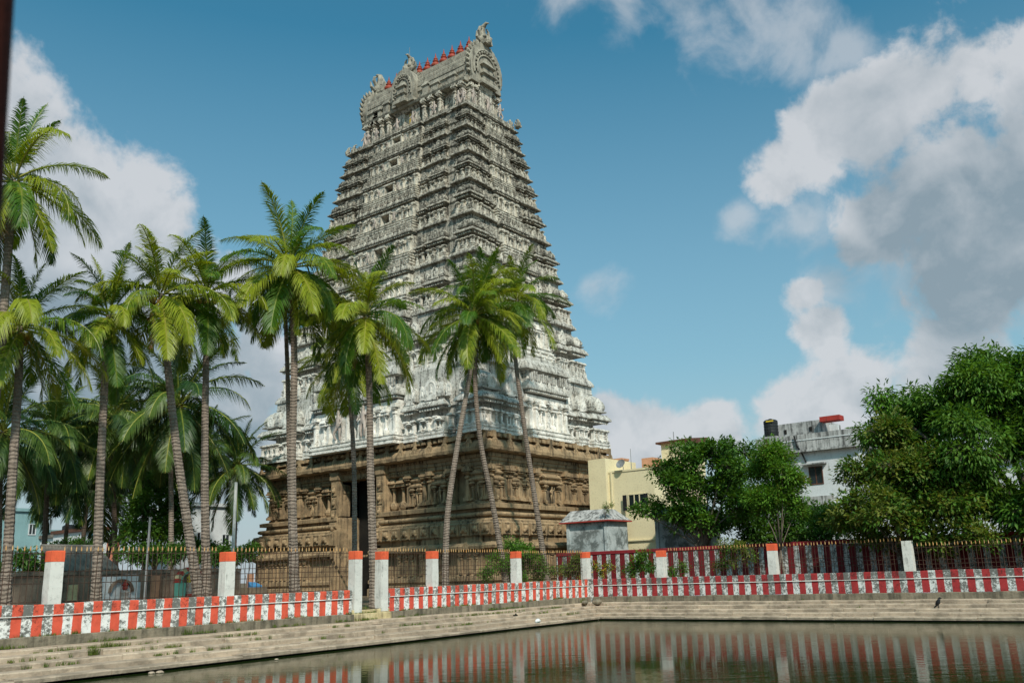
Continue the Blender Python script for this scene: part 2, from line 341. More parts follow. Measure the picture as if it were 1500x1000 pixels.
# =====================================================================
# mesh helpers
# =====================================================================
class MB:
    def __init__(s): s.v = []; s.f = []; s.m = []; s.smooth = False
    def add(s, verts, faces, mi=0):
        o = len(s.v); s.v.extend(verts); s.f.extend([tuple(i+o for i in f) for f in faces]); s.m.extend([mi]*len(faces))
    def box(s, x0, x1, y0, y1, z0, z1, mi=0):
        s.add([(x0, y0, z0), (x1, y0, z0), (x1, y1, z0), (x0, y1, z0), (x0, y0, z1), (x1, y0, z1), (x1, y1, z1), (x0, y1, z1)],
              [(0, 3, 2, 1), (4, 5, 6, 7), (0, 1, 5, 4), (1, 2, 6, 5), (2, 3, 7, 6), (3, 0, 4, 7)], mi)
    def loft(s, cx, cy, hx, hy, prof, mi=0, cap=True):
        """rectangle swept up a profile of (outward offset, z)"""
        vs = []; fs = []
        for d, z in prof:
            a, c = max(hx+d, .01), max(hy+d, .01)
            vs += [(cx-a, cy-c, z), (cx+a, cy-c, z), (cx+a, cy+c, z), (cx-a, cy+c, z)]
        for k in range(len(prof)-1):
            for i in range(4):
                j = (i+1) % 4
                fs.append((4*k+i, 4*k+j, 4*k+4+j, 4*k+4+i))
        if cap:
            n = 4*(len(prof)-1); fs.append((n, n+1, n+2, n+3)); fs.append((3, 2, 1, 0))
        s.add(vs, fs, mi)
    def lathe(s, cx, cy, prof, n=10, mi=0):
        vs = []; fs = []
        for r, z in prof:
            for i in range(n):
                a = 2*math.pi*i/n; vs.append((cx+r*math.cos(a), cy+r*math.sin(a), z))
        for k in range(len(prof)-1):
            for i in range(n):
                j = (i+1) % n; fs.append((n*k+i, n*k+j, n*k+n+j, n*k+n+i))
        fs.append(tuple(range(n-1, -1, -1))); fs.append(tuple(n*(len(prof)-1)+i for i in range(n)))
        s.add(vs, fs, mi)
    def tube(s, pts, radii, n=6, mi=0, cap=True):
        vs = []; fs = []; pts = [Vector(p) for p in pts]
        ref = Vector((0.31, 0.95, 0.05))
        for k, p in enumerate(pts):
            d = (pts[min(k+1, len(pts)-1)]-pts[max(k-1, 0)]).normalized()
            a = d.cross(ref)
            if a.length < 0.05: a = d.cross(Vector((1, 0, 0)))
            a.normalize(); bb = d.cross(a)
            for i in range(n):
                th = 2*math.pi*i/n; q = p+(a*math.cos(th)+bb*math.sin(th))*radii[k]; vs.append(tuple(q))
        for k in range(len(pts)-1):
            for i in range(n):
                j = (i+1) % n; fs.append((n*k+i, n*k+j, n*k+n+j, n*k+n+i))
        if cap:
            fs.append(tuple(range(n-1, -1, -1))); fs.append(tuple(n*(len(pts)-1)+i for i in range(n)))
        s.add(vs, fs, mi)
    def sphere(s, c, r, n=8, mi=0, sz=1.0):
        prof = [(max(.02*r, r*math.sin(math.pi*k/6)), -r*sz*math.cos(math.pi*k/6)) for k in range(7)]
        o = MB(); o.lathe(0, 0, prof, n, mi); s.merge(o, Matrix.Translation(c))
    def prism(s, outline, depth, mi=0):
        """outline in the xz plane, thickness along y from 0 to depth"""
        n = len(outline); vs = [(x, 0, z) for x, z in outline]+[(x, depth, z) for x, z in outline]
        fs = [tuple(range(n)), tuple(range(2*n-1, n-1, -1))]+[(i, n+i, n+(i+1) % n, (i+1) % n) for i in range(n)]
        s.add(vs, fs, mi)
    def merge(s, o, mat):
        vs = [tuple(mat @ Vector(v)) for v in o.v]; k = len(s.v)
        s.v.extend(vs); s.f.extend([tuple(i+k for i in f) for f in o.f]); s.m.extend(o.m)
    def mesh(s, name, mats, origin=(0, 0, 0), smooth=False):
        me = bpy.data.meshes.new(name)
        ox, oy, oz = origin
        me.from_pydata([(x-ox, y-oy, z-oz) for x, y, z in s.v], [], s.f)
        for mm in (mats if isinstance(mats, (list, tuple)) else [mats]): me.materials.append(mm)
        me.polygons.foreach_set('material_index', s.m)
        if smooth: me.polygons.foreach_set('use_smooth', [True]*len(s.f))
        me.update(); return me

def link(name, data, parent=None, loc=(0, 0, 0), **props):
    o = bpy.data.objects.new(name, data); COL.objects.link(o); o.location = loc
    if parent is not None: o.parent = parent
    for k, v in props.items(): o[k] = v
    return o
def thing(name, loc, label, category, group=None):
    o = bpy.data.objects.new(name, None); COL.objects.link(o); o.location = loc; o.empty_display_size = 0.3
    o['label'] = label; o['category'] = category
    if group: o['group'] = group
    return o
def part(name, mb, mats, parent, origin=None, smooth=False, **props):
    """mesh in world coordinates under a thing (origin = the thing's location)"""
    return link(name, mb.mesh(name, mats, origin if origin is not None else parent.location, smooth), parent, **props)
def solo(name, mb, mats, loc, label, category, group=None, smooth=False):
    o = link(name, mb.mesh(name, mats, loc, smooth), None, loc, label=label, category=category)
    if group: o['group'] = group
    return o
def structure(name, mb, mats, smooth=False, loc=(0, 0, 0)):
    return link(name, mb.mesh(name, mats, loc, smooth), None, loc, kind='structure')

YL, XR, ZT = 30.964, 45.399, -0.456        # near wall line, far wall line, wall top
ZB, ZP, ZW, ZG = ZT-1.0, -1.76, -2.58, -1.3   # wall foot, plinth foot, water, ground inside

# =====================================================================
# ground, water, steps
# =====================================================================
mb = MB()
def sheet(x0, x1, y0, y1, z): mb.add([(x0, y0, z), (x1, y0, z), (x1, y1, z), (x0, y1, z)], [(0, 1, 2, 3)])
B = 4000
sheet(-B, B, YL+0.1, B, ZG); sheet(XR+0.1, B, -B, YL+0.1, ZG)
sheet(-B, XR+0.1, -B, -22, ZG); sheet(-B, -14, -22, YL+0.1, ZG)
structure('ground', mb, M['ground'])
mb = MB(); mb.add([(-15, -23, ZW), (XR, -23, ZW), (XR, YL, ZW), (-15, YL, ZW)], [(0, 1, 2, 3)])
structure('water', mb, M['water'])
mb = MB(); mb.add([(-16, -24, -5.5), (XR+.3, -24, -5.5), (XR+.3, YL+.3, -5.5), (-16, YL+.3, -5.5)], [(0, 1, 2, 3)])
mb.box(-16, -14, -24, YL, -5.5, ZG-.01); mb.box(-14, XR, -24, -22, -5.5, ZG-.01)
structure('tank_bed', mb, M['wet'])

# steps: near flight (along X) and far flight (along Y); each course made of single stones
steps = bpy.data.objects.new('stone_steps', None); COL.objects.link(steps); steps['kind'] = 'structure'
NS = 5
def edge_y(x, k):   # front edge of course k on the near flight; the flight widens a little to the left
    run = np.interp(x, [8, 42], [4.05, 2.75])
    return YL-0.16-run*(k/NS)**0.95
def edge_x(y, k):
    run = np.interp(y, [0, 30], [3.5, 3.2])
    return XR-0.16-run*(k/NS)**0.95
def course_z(k): return ZP-(ZP-(ZW+0.2))*(k-1)/(NS-1)
def wob(a, b=0.0): return mnoise.noise(Vector((a*0.6, b*3.1, 0)))
slab_count = 0
for k in range(1, NS+1):
    zt = course_z(k); zt_next = course_z(k+1) if k < NS else ZW+0.19
    x = -8.0+rnd.uniform(0, 1)
    corner_x = edge_x(28, k)
    while x < corner_x:
        L = rnd.uniform(1.7, 3.3); x1 = min(x+L, corner_x)
        if x1-x < .3: break
        s = MB(); n = max(2, int((x1-x)/.55))
        dz, dy = rnd.uniform(-.028, .02), rnd.uniform(-.035, .06)
        fr = [(x+.006+(x1-x-.012)*i/n) for i in range(n+1)]
        vs = []
        for xx in fr:
            yf = edge_y(xx, k)+dy+0.022*wob(xx, k); yb = edge_y(xx, k-1)+.25 if k > 1 else YL-0.02
            z0 = zt+dz+0.015*wob(xx*1.7, k+9)
            vs += [(xx, yb, z0), (xx, yf+.035, z0), (xx, yf, z0-.035), (xx, yf+.015, zt_next-.12), (xx, yb, zt_next-.12)]
        fs = []
        for i in range(n):
            for j in range(5):
                a = 5*i+j; c = 5*i+(j+1) % 5; fs.append((a, c, c+5, a+5))
        fs.append((4, 3, 2, 1, 0)); fs.append(tuple(5*n+j for j in range(5)))
        s.add(vs, fs)
        o = part('step_stone', s, M['steps'], steps, (0, 0, 0)); slab_count += 1
        x = x1
    y = 28.5 if k > 1 else 30.7
    y = min(edge_y(44, k-1)+.1 if k > 1 else YL-.02, YL-.02)
    while y > -12:
        L = rnd.uniform(1.7, 3.3); y1 = y-L
        s = MB(); n = max(2, int(L/.55)); dz, dx = rnd.uniform(-.028, .02), rnd.uniform(-.035, .06)
        vs = []
        for i in range(n+1):
            yy = y-.006-(L-.012)*i/n
            xf = edge_x(yy, k)+dx+0.022*wob(yy, k+40); xb = edge_x(yy, k-1)+.25 if k > 1 else XR-0.02
            z0 = zt+dz+0.004+0.015*wob(yy*1.7, k+49)
            vs += [(xb, yy, z0), (xf+.035, yy, z0), (xf, yy, z0-.035), (xf+.015, yy, zt_next-.12), (xb, yy, zt_next-.12)]
        fs = []
        for i in range(n):
            for j in range(5):
                a = 5*i+j; c = 5*i+(j+1) % 5; fs.append((a, c, c+5, a+5))
        fs.append((4, 3, 2, 1, 0)); fs.append(tuple(5*n+j for j in range(5)))
        s.add(vs, fs); part('step_stone', s, M['steps'], steps, (0, 0, 0)); y = y1
# dark wet footing under the lowest course
s = MB(); s.box(-8, XR-3.0, edge_y(-8, NS)+.22, YL, -5, ZW+0.02)
s = MB()
vs = [(-8, edge_y(8, NS)+.12, 0), (42, edge_y(42, NS)+.12, 0), (42, YL, 0), (-8, YL, 0)]
s.add([(a, b_, -5) for a, b_, _ in vs]+[(a, b_, ZW+.045) for a, b_, _ in vs], [(0, 1, 5, 4), (1, 2, 6, 5), (2, 3, 7, 6), (3, 0, 4, 7), (4, 5, 6, 7)])
vs = [(edge_x(30, NS)+.12, 28.2, 0), (edge_x(-12, NS)+.12, -12, 0), (XR, -12, 0), (XR, 28.2, 0)]
s.add([(a, b_, -5) for a, b_, _ in vs]+[(a, b_, ZW+.04) for a, b_, _ in vs], [(1, 0, 4, 5), (0, 3, 7, 4), (3, 2, 6, 7), (2, 1, 5, 6), (7, 6, 5, 4)])
part('wet_footing', s, M['wet'], steps, (0, 0, 0))

# =====================================================================
# striped parapet walls on a rough plinth
# =====================================================================
def wavy_box(mb, p0, p1, thick, z0, z1, seg=.5, amp=.02, mi=0, seed=0):
    """wall running p0->p1 with a slightly uneven face and top"""
    p0 = Vector(p0); p1 = Vector(p1); d = p1-p0; L = d.length; d.normalize(); nrm = Vector((-d.y, d.x))
    n = max(1, int(L/seg)); vs = []
    for i in range(n+1):
        q = p0+d*(L*i/n); a = amp*mnoise.noise(Vector((i*.37+seed, 1.7, 0))); c = amp*mnoise.noise(Vector((i*.29+seed, 5.1, 0)))
        f = q+nrm*a; bk = q+nrm*(thick)
        vs += [(f.x, f.y, z0), (f.x, f.y, z1-.02+c), (f.x+nrm.x*.02, f.y+nrm.y*.02, z1+c), (bk.x, bk.y, z1+c), (bk.x, bk.y, z0)]
    fs = []
    for i in range(n):
        for j in range(5):
            a = 5*i+j; c = 5*i+(j+1) % 5; fs.append((a, a+5, c+5, c))
    fs.append((0, 1, 2, 3, 4)); fs.append(tuple(5*n+j for j in (4, 3, 2, 1, 0)))
    mb.add(vs, fs, mi)
# direction chosen so that the wall's normal points away from the water
def parapet(p0, p1, mat, label, seed):
    c = ((p0[0]+p1[0])/2, (p0[1]+p1[1])/2, ZB)
    w = thing('striped_wall', c, label, 'wall')
    d = (Vector(p1)-Vector(p0)).normalized(); nrm = Vector((-d.y, d.x))
    b_ = MB(); wavy_box(b_, p0, p1, .30, ZB, ZT-.355, .5, .02, 0, seed); part('wall_body', b_, mat, w)
    q0 = Vector(p0)-nrm*.035; q1 = Vector(p1)-nrm*.035
    b_ = MB(); wavy_box(b_, q0, q1, .37, ZT-.35, ZT, .5, .022, 0, seed+3); part('coping', b_, mat, w)
    b_ = MB(); e0 = Vector(p0)-nrm*.055; e1 = Vector(p1)-nrm*.055
    wavy_box(b_, e0, e1, .3, ZT-.372, ZT-.342, .5, .012, 0, seed+5); part('ledge', b_, M['white_post'], w)
    g0 = Vector(p0)-nrm*.16; g1 = Vector(p1)-nrm*.16
    b_ = MB(); wavy_box(b_, g0, g1, .5, ZP-.3, ZB+.0, .35, .045, 0, seed+8); part('plinth', b_, M['plinth'], w)
    return w
parapet((-9, YL), (27.02, YL), M['stripe_left'], 'long orange red and white striped parapet along the left bank, left of the gateway gap', 1)
parapet((29.24, YL), (45.25, YL), M['stripe_left_far'], 'orange red and white striped parapet between the gateway gap and the tank corner', 30)
parapet((XR, 30.6), (XR, -8), M['stripe_right'], 'maroon and white striped parapet along the right bank under the trees', 60)
# the corner block with dark mould and the sill of the gateway gap
b_ = MB(); b_.box(XR-.02, XR+.34, 30.62, 31.3, ZB-.3, ZT+.012); b_.box(45.27, XR+.33, YL+.01, 31.31, ZB-.3, ZT+.02)
solo('corner_pier', b_, M['stripe_right'], (45.4, 31, ZB), 'mouldy pier where the two striped walls meet at the tank corner', 'pier')
b_ = MB(); wavy_box(b_, (27.03, YL-.14), (29.23, YL-.14), .6, ZP-.3, ZB-.01, .4, .03, 0, 5); wavy_box(b_, (27.03, YL-.02), (29.23, YL-.02), .5, ZB-.01, ZB+.14, .4, .02, 0, 7)
solo('gateway_sill', b_, M['cream'], (28.1, YL, ZB), 'low worn sill closing the gateway gap between two white posts', 'sill')

# square concrete posts with orange caps
def post(x, y, w, ztop, zbot, capped, label, k):
    o = thing('concrete_post', (x, y, zbot), label, 'post', 'white posts along the tank fence')
    h = w/2; lean = Vector((rnd.uniform(-.012, .012), rnd.uniform(-.012, .012)))
    b_ = MB()
    capz = ztop-.36 if capped else ztop
    pr = [(0.0, zbot), (0.004, zbot+.5), (0.0, (zbot+capz)/2), (-.004, capz)]
    b_.loft(x, y, h, h, pr); part('shaft', b_, M['white_post'], o)
    if capped:
        b_ = MB(); b_.loft(x, y, h+.004, h+.004, [(0, capz+.002), (0, ztop-.02), (-.025, ztop)]); part('cap', b_, M['orange'], o)
LP = [(14.36, 1.24, 'leftmost white post with an orange cap, in front of the corrugated shed roof'),
      (20.88, 1.19, 'orange-capped white post right of the two bare palm trunks on the left wall'),
      (27.36, 1.22, 'white gate post with an orange cap on the left side of the gateway gap'),
      (28.92, 1.20, 'white gate post with an orange cap on the right side of the gateway gap'),
      (32.22, 1.21, 'white orange-capped post standing before the middle of the tower base'),
      (38.72, 1.19, 'white orange-capped post in front of the bright green bush')]
for k, (x, zt, lb) in enumerate(LP):
    post(x, YL+.19, .43, zt, ZB+.02 if k in (2, 3) else ZT-.02 if k != 4 else ZT-.02, True, lb, k)
RP = [(31.28, 1.16, True, 'short orange-capped post at the tank corner beside the leafy shrubs'),
      (26.05, 1.04, True, 'orange-capped white post in front of the maroon back wall below the yellow house'),
      (19.36, 1.12, True, 'orange-capped white post beside the slender bare-stemmed tree'),
      (12.5, 0.95, False, 'plain white post half hidden by leaves of the big tree on the right')]
for k, (y, zt, c, lb) in enumerate(RP): post(XR+.19, y, .43, zt, ZT-.02, c, lb, k)

# =====================================================================
# iron fence panels of single spear-topped bars
# =====================================================================
bar = MB(); hb = 2.4
bar.tube([(0, 0, 0), (0, 0, hb)], [.013, .013], 4, 0)
bar.lathe(0, 0, [(.012, hb), (.026, hb+.03), (.022, hb+.09), (.004, hb+.17)], 4, 1)
BAR = bar.mesh('bar', [M['rust'], M['tip']])
def fence(p0, p1, ztip, label, step=.185):
    p0 = Vector(p0); p1 = Vector(p1); L = (p1-p0).length; d = (p1-p0)/L
    mid = (p0+p1)/2; o = thing('iron_fence', (mid.x, mid.y, ZG), label, 'fence', 'spear-topped iron fence panels')
    n = int(L/step); zb = ztip-hb-.17
    for i in range(n):
        q = p0+d*(step*(i+.5)+(L-n*step)/2)
        c = link('bar', BAR, o, (q.x-mid.x, q.y-mid.y, zb-ZG+rnd.uniform(-.015, .015)))
        c.rotation_euler = (rnd.gauss(0, .006), rnd.gauss(0, .006), rnd.uniform(0, 3))
    for zr in (ztip-.24, ztip-.83, ztip-1.02, ztip-1.22, ztip-1.8):
        r = MB(); nrm = Vector((-d.y, d.x))*.016
        r.tube([(p0.x+nrm.x, p0.y+nrm.y, zr), (p1.x+nrm.x, p1.y+nrm.y, zr-.01)], [.012, .012], 4); part('rail', r, M['rust'], o)
fy = YL+.34
fx = XR+.34
fences = [((4.6, fy), (14.1, fy), 1.42, 'iron fence panel at the left edge, in front of the shed'),
          ((14.6, fy), (20.6, fy), 1.40, 'iron fence panel before the little painted shrine, between the first two posts'),
          ((21.1, fy), (27.1, fy), 1.38, 'iron fence panel in front of the left part of the tower base'),
          ((29.2, fy), (32.0, fy), 1.37, 'short iron fence panel just right of the gateway gap'),
          ((32.5, fy), (38.5, fy), 1.33, 'iron fence panel in front of the near tower corner, left of the bush'),
          ((39.0, fy), (45.3, fy), 1.27, 'iron fence panel in front of the shrubs, ending at the tank corner'),]
for a, b2, zt, lb in fences: fence(a, b2, zt, lb)
for a, b2, zt, lb in [((fx, 25.8), (fx, 19.6), 1.17, 'iron fence panel in front of the dark bushy tree on the right bank'),
                      ((fx, 19.1), (fx, 12.75), 1.12, 'iron fence panel right of the slender bare-stemmed tree'),
                      ((fx, 12.25), (fx, 2.5), .85, 'iron fence panel at the right edge beneath the big tree')]: fence(a, b2, zt, lb)

# =====================================================================
# the temple gate tower
# =====================================================================
TX, TY = 54.65, 52.81
TO = (TX, TY, ZG)
tower = thing('temple_tower', TO, 'tall stepped temple gate tower, whitewashed plaster tiers on a brown carved stone base', 'tower')
class T(MB):
    """mesh builder in tower-centred x, y and eye-level z"""
    def put(s, name, mats, parent=None, smooth=False, **props):
        v = [(x, y, z-ZG) for x, y, z in s.v]
        me = bpy.data.meshes.new(name); me.from_pydata(v, [], s.f)
        for mm in (mats if isinstance(mats, (list, tuple)) else [mats]): me.materials.append(mm)
        me.polygons.foreach_set('material_index', s.m)
        if smooth: me.polygons.foreach_set('use_smooth', [True]*len(s.f))
        return link(name, me, parent or tower, **props)
JIT = [0]
def jz():
    JIT[0] = (JIT[0]*1.618+0.37) % 1; return (JIT[0]-.5)*.03

# ---- templates (unit size, front towards -Y, foot at z = 0)
def tmpl_pilaster():
    t = MB()
    t.box(-.5, .5, -.42, .5, 0, .09); t.box(-.38, .38, -.3, .5, .09, .14)
    t.loft(0, .1, .29, .3, [(0, .14), (0, .60), (-.05, .62), (-.05, .64), (.09, .67), (.09, .71), (-.07, .74), (-.04, .77), (.24, .81), (.26, .835), (.0, .85), (.0, .87)])
    t.box(-.85, .85, -.42, .5, .87, .93); t.box(-.62, .62, -.36, .5, .93, 1.0)
    return t
def tmpl_pot():
    """vase-capped pilaster: pot below, thin shaft, drooping bracket on top"""
    t = MB()
    t.lathe(0, .15, [(.30, 0), (.42, .05), (.50, .12), (.40, .20), (.22, .23), (.17, .27), (.17, .58), (.30, .61), (.30, .65), (.15, .68)], 8)
    t.box(-.75, .75, -.32, .5, .68, .75); t.loft(0, .1, .5, .42, [(0, .75), (.18, .78), (.05, .86), (-.12, .89), (-.12, .93), (-.25, 1.0)])
    return t
def horseshoe(n=14, w=.5, h=1.0):
    pts = []
    for i in range(n+1):
        a = math.radians(-38+256*i/n)
        pts.append((w*math.cos(a)*1.0, .46*h+.54*h*math.sin(a)*1.0))
    return pts
def tmpl_arch(flames=True):
    """horseshoe gable plaque with a raised ring, an inner niche and a flame edge"""
    t = MB()
    out = horseshoe(); out = [(-.42, 0), (.42, 0)]+[p for p in out]
    t.prism([(x, z) for x, z in out], .30)
    inner = horseshoe(12, .36, .74)
    ring = MB()
    for i in range(len(inner)-1):
        (x0, z0), (x1, z1) = inner[i], inner[i+1]
        ring.tube([(x0, -.03, z0+.1), (x1, -.03, z1+.1)], [.055, .055], 5)
    t.merge(ring, Matrix())
    t.lathe(0, 0, [(.12, .3), (.14, .34), (.10, .42), (.12, .5), (.09, .58), (.02, .66)], 6)
    if flames:
        o2 = horseshoe(13, .5, 1.0)
        for i, (x, z) in enumerate(o2):
            if z < .12: continue
            a = math.atan2(z-.46, x); s_ = .05 if abs(a-math.pi/2) > .3 else .15
            c = (x+math.cos(a)*s_, z+math.sin(a)*s_); px, pz = -math.sin(a)*.06, math.cos(a)*.06
            t.add([(x-px, .05, z-pz), (x+px, .05, z+pz), (c[0], .12, c[1]), (x-px, .24, z-pz), (x+px, .24, z+pz)],
                  [(0, 2, 1), (3, 4, 2), (0, 3, 2), (1, 2, 4)])
    t.box(-.5, .5, -.06, .34, -.02, .07)
    return t
P_PIL, P_POT, P_ARCH = tmpl_pilaster(), tmpl_pot(), tmpl_arch()
def tmesh(t, name, mat): return t.mesh(name, mat)
ME = {}
for key, t_, nm in (('pil', P_PIL, 'pilaster'), ('pot', P_POT, 'pot_pilaster'), ('arch', P_ARCH, 'arch_plaque')):
    for mk in ('stucco', 'eave', 'stone', 'roof_stone'): ME[key, mk] = t_.mesh(nm, M[mk])
TEMPL = {'pil': P_PIL, 'pot': P_POT, 'arch': P_ARCH}
NAMES = {'pil': 'pilaster', 'pot': 'pot_pilaster', 'arch': 'arch_plaque'}
ROTS = {'-x': -math.pi/2, '-y': 0.0, '+x': math.pi/2, '+y': math.pi}
SHIFT = [0.8, 99.0]
def face_pt(face, u, out, z):
    """point on a face: u runs along the face, out is the distance of the face plane from the tower axis"""
    sh = SHIFT[0] if abs(u) < SHIFT[1] else 0.0          # the doorway axis lies a little off the middle of the long side
    return {'-x': (-out, -u+sh, z), '-y': (u, -out, z), '+x': (out, u, z), '+y': (-u, out, z)}[face]
COUNT = {'pil': 0, 'pot': 0, 'arch': 0}
OVER = {'stucco': T(), 'eave': T(), 'stone': T(), 'roof_stone': T()}      # pieces past the first 290 of a kind
def put_inst(key, mk, face, u, out, z, w, h, depth, parent, stuff):
    x, y, zz = face_pt(face, u, out, z)
    if stuff is None and COUNT[key] >= 290: stuff = OVER[mk]
    if stuff is None:
        COUNT[key] += 1
        o = link(NAMES[key], ME[key, mk], parent, (x, y, zz-ZG)); o.rotation_euler = (0, 0, ROTS[face]); o.scale = (w, depth, h)
    else:
        stuff.merge(TEMPL[key], Matrix.Translation((x, y, zz)) @ Matrix.Rotation(ROTS[face], 4, 'Z') @ Matrix.Diagonal((w, depth, h, 1)))

def fblock(mb, face, u0, u1, out, depth, prof, mi=0):
    """rectangular block on a face from u0 to u1, its front at distance out, swept up a profile"""
    c = (u0+u1)/2; hu = (u1-u0)/2; mid = out-depth/2
    x, y, _ = face_pt(face, c, mid, 0)
    hx, hy = (depth/2, hu) if face in ('-x', '+x') else (hu, depth/2)
    mb.loft(x, y, hx, hy, prof, mi)
def eave_prof(z, h, ov):
    return [(-.06, z-.30*h), (.06, z-.28*h), (.06, z-.16*h), (.0, z-.14*h), (ov*.55, z-.03*h), (ov, z), (ov, z+.16*h), (ov*.86, z+.36*h), (ov*.62, z+.58*h), (ov*.3, z+.76*h), (.02, z+.86*h), (.02, z+h)]
def base_prof(z0, h, f):
    return [(.14*f, z0), (.14*f, z0+.30*h), (.03*f, z0+.33*h), (.03*f, z0+.45*h), (.12*f, z0+.50*h), (.13*f, z0+.68*h), (.03*f, z0+.75*h), (.03*f, z0+.84*h), (.09*f, z0+.86*h), (.09*f, z0+h), (0, z0+h)]

FACES = ('-x', '-y', '+x', '+y')
def half(face, hx, hy): return (hy, hx) if face in ('-x', '+x') else (hx, hy)   # (half length along u, distance out)
# bays in fractions of the half length: (from, to, setback)
LONG = [(.42, .505, .30), (.565, .76, .10)]
SHORT = [(.345, .445, .34), (.495, .645, .14)]

# (foot, lower eave z, upper eave z, half width at the lower eave tip x/y, at the upper eave tip x/y)
TIERS = [(9.80, 12.15, 15.10, 8.28, 12.92, 7.24, 11.98),
         (15.55, 17.95, 20.15, 7.18, 11.62, 6.46, 10.95),
         (20.58, 22.42, 24.30, 6.44, 10.80, 5.86, 10.22),
         (24.68, 26.15, 27.86, 5.76, 10.02, 5.26, 9.55),
         (28.20, 29.68, 31.10, 5.08, 9.22, 4.76, 8.90),
         (31.42, 32.57, 33.88, 4.66, 8.74, 4.36, 8.42),
         (34.16, 35.21, 36.42, 4.18, 8.34, 3.96, 7.98),
         (36.68, 37.54, 38.66, 3.78, 7.88, 3.56, 7.56)]
def guardian_mesh(pose):
    """a small standing figure grown around a skeleton"""
    me = bpy.data.meshes.new('figure'); ob = bpy.data.objects.new('figure', me); COL.objects.link(ob)
    if pose == 0:
        J = [(0, 0, .95), (0, 0, 1.2), (0, -.02, 1.45), (0, -.02, 1.58), (0, -.03, 1.72), (0, -.02, 1.95),
             (.2, 0, 1.42), (.38, -.1, 1.15), (.30, -.25, 1.0), (-.2, 0, 1.42), (-.42, -.05, 1.3), (-.46, -.12, 1.62),
             (.12, 0, .9), (.17, -.06, .5), (.15, .0, .05), (-.12, 0, .9), (-.28, -.14, .52), (-.14, -.05, .08)]
    else:
        J = [(0, 0, .95), (.02, 0, 1.2), (.04, -.02, 1.45), (.04, -.02, 1.58), (.06, -.03, 1.72), (.06, -.02, 1.92),
             (.24, 0, 1.42), (.45, -.06, 1.5), (.44, -.12, 1.82), (-.16, 0, 1.42), (-.38, -.1, 1.18), (-.14, -.24, 1.1),
             (.12, 0, .9), (.2, -.08, .5), (.16, .0, .05), (-.12, 0, .9), (-.15, -.05, .5), (-.16, .0, .05)]
    E_ = [(0, 1), (1, 2), (2, 3), (3, 4), (4, 5), (2, 6), (6, 7), (7, 8), (2, 9), (9, 10), (10, 11), (0, 12), (12, 13), (13, 14), (0, 15), (15, 16), (16, 17)]
    Rr = [.17, .14, .19, .08, .125, .07, .09, .065, .05, .09, .065, .05, .12, .085, .07, .12, .085, .07]
    me.from_pydata(J, E_, [])
    md = ob.modifiers.new('s', 'SKIN')
    for i, sv in enumerate(me.skin_vertices[0].data): sv.radius = (Rr[i], Rr[i])
    me.skin_vertices[0].data[0].use_root = True
    s2 = ob.modifiers.new('d', 'SUBSURF'); s2.levels = 1
    dg = bpy.context.evaluated_depsgraph_get()
    out = bpy.data.meshes.new_from_object(ob.evaluated_get(dg))
    bpy.data.objects.remove(ob); out.name = 'figure'; out.materials.clear(); out.materials.append(M['figure'])
    out.polygons.foreach_set('use_smooth', [True]*len(out.polygons))
    return out
FIG = [guardian_mesh(0), guardian_mesh(1)]
FIG_STONE = FIG[1].copy(); FIG_STONE.materials[0] = M['stone']
def figure(face, u, out, z, h, parent=tower, pose=0, flip=False, mat=None):
    x, y, zz = face_pt(face, u, out, z)
    o = link('figure', FIG[pose], parent, (x, y, zz-ZG)); o.rotation_euler = (0, 0, ROTS[face]); s_ = h/2.0
    o.scale = (-s_ if flip else s_, s_, s_); return o

def dentils(mb, face, u0, u1, out, z, s_, step):
    n = max(1, int((u1-u0)/step))
    for i in range(n):
        u = u0+(i+.5)*(u1-u0)/n
        x, y, _ = face_pt(face, u, out+s_*.35, 0)
        mb.box(x-s_/2, x+s_/2, y-s_/2, y+s_/2, z-s_*1.1, z)

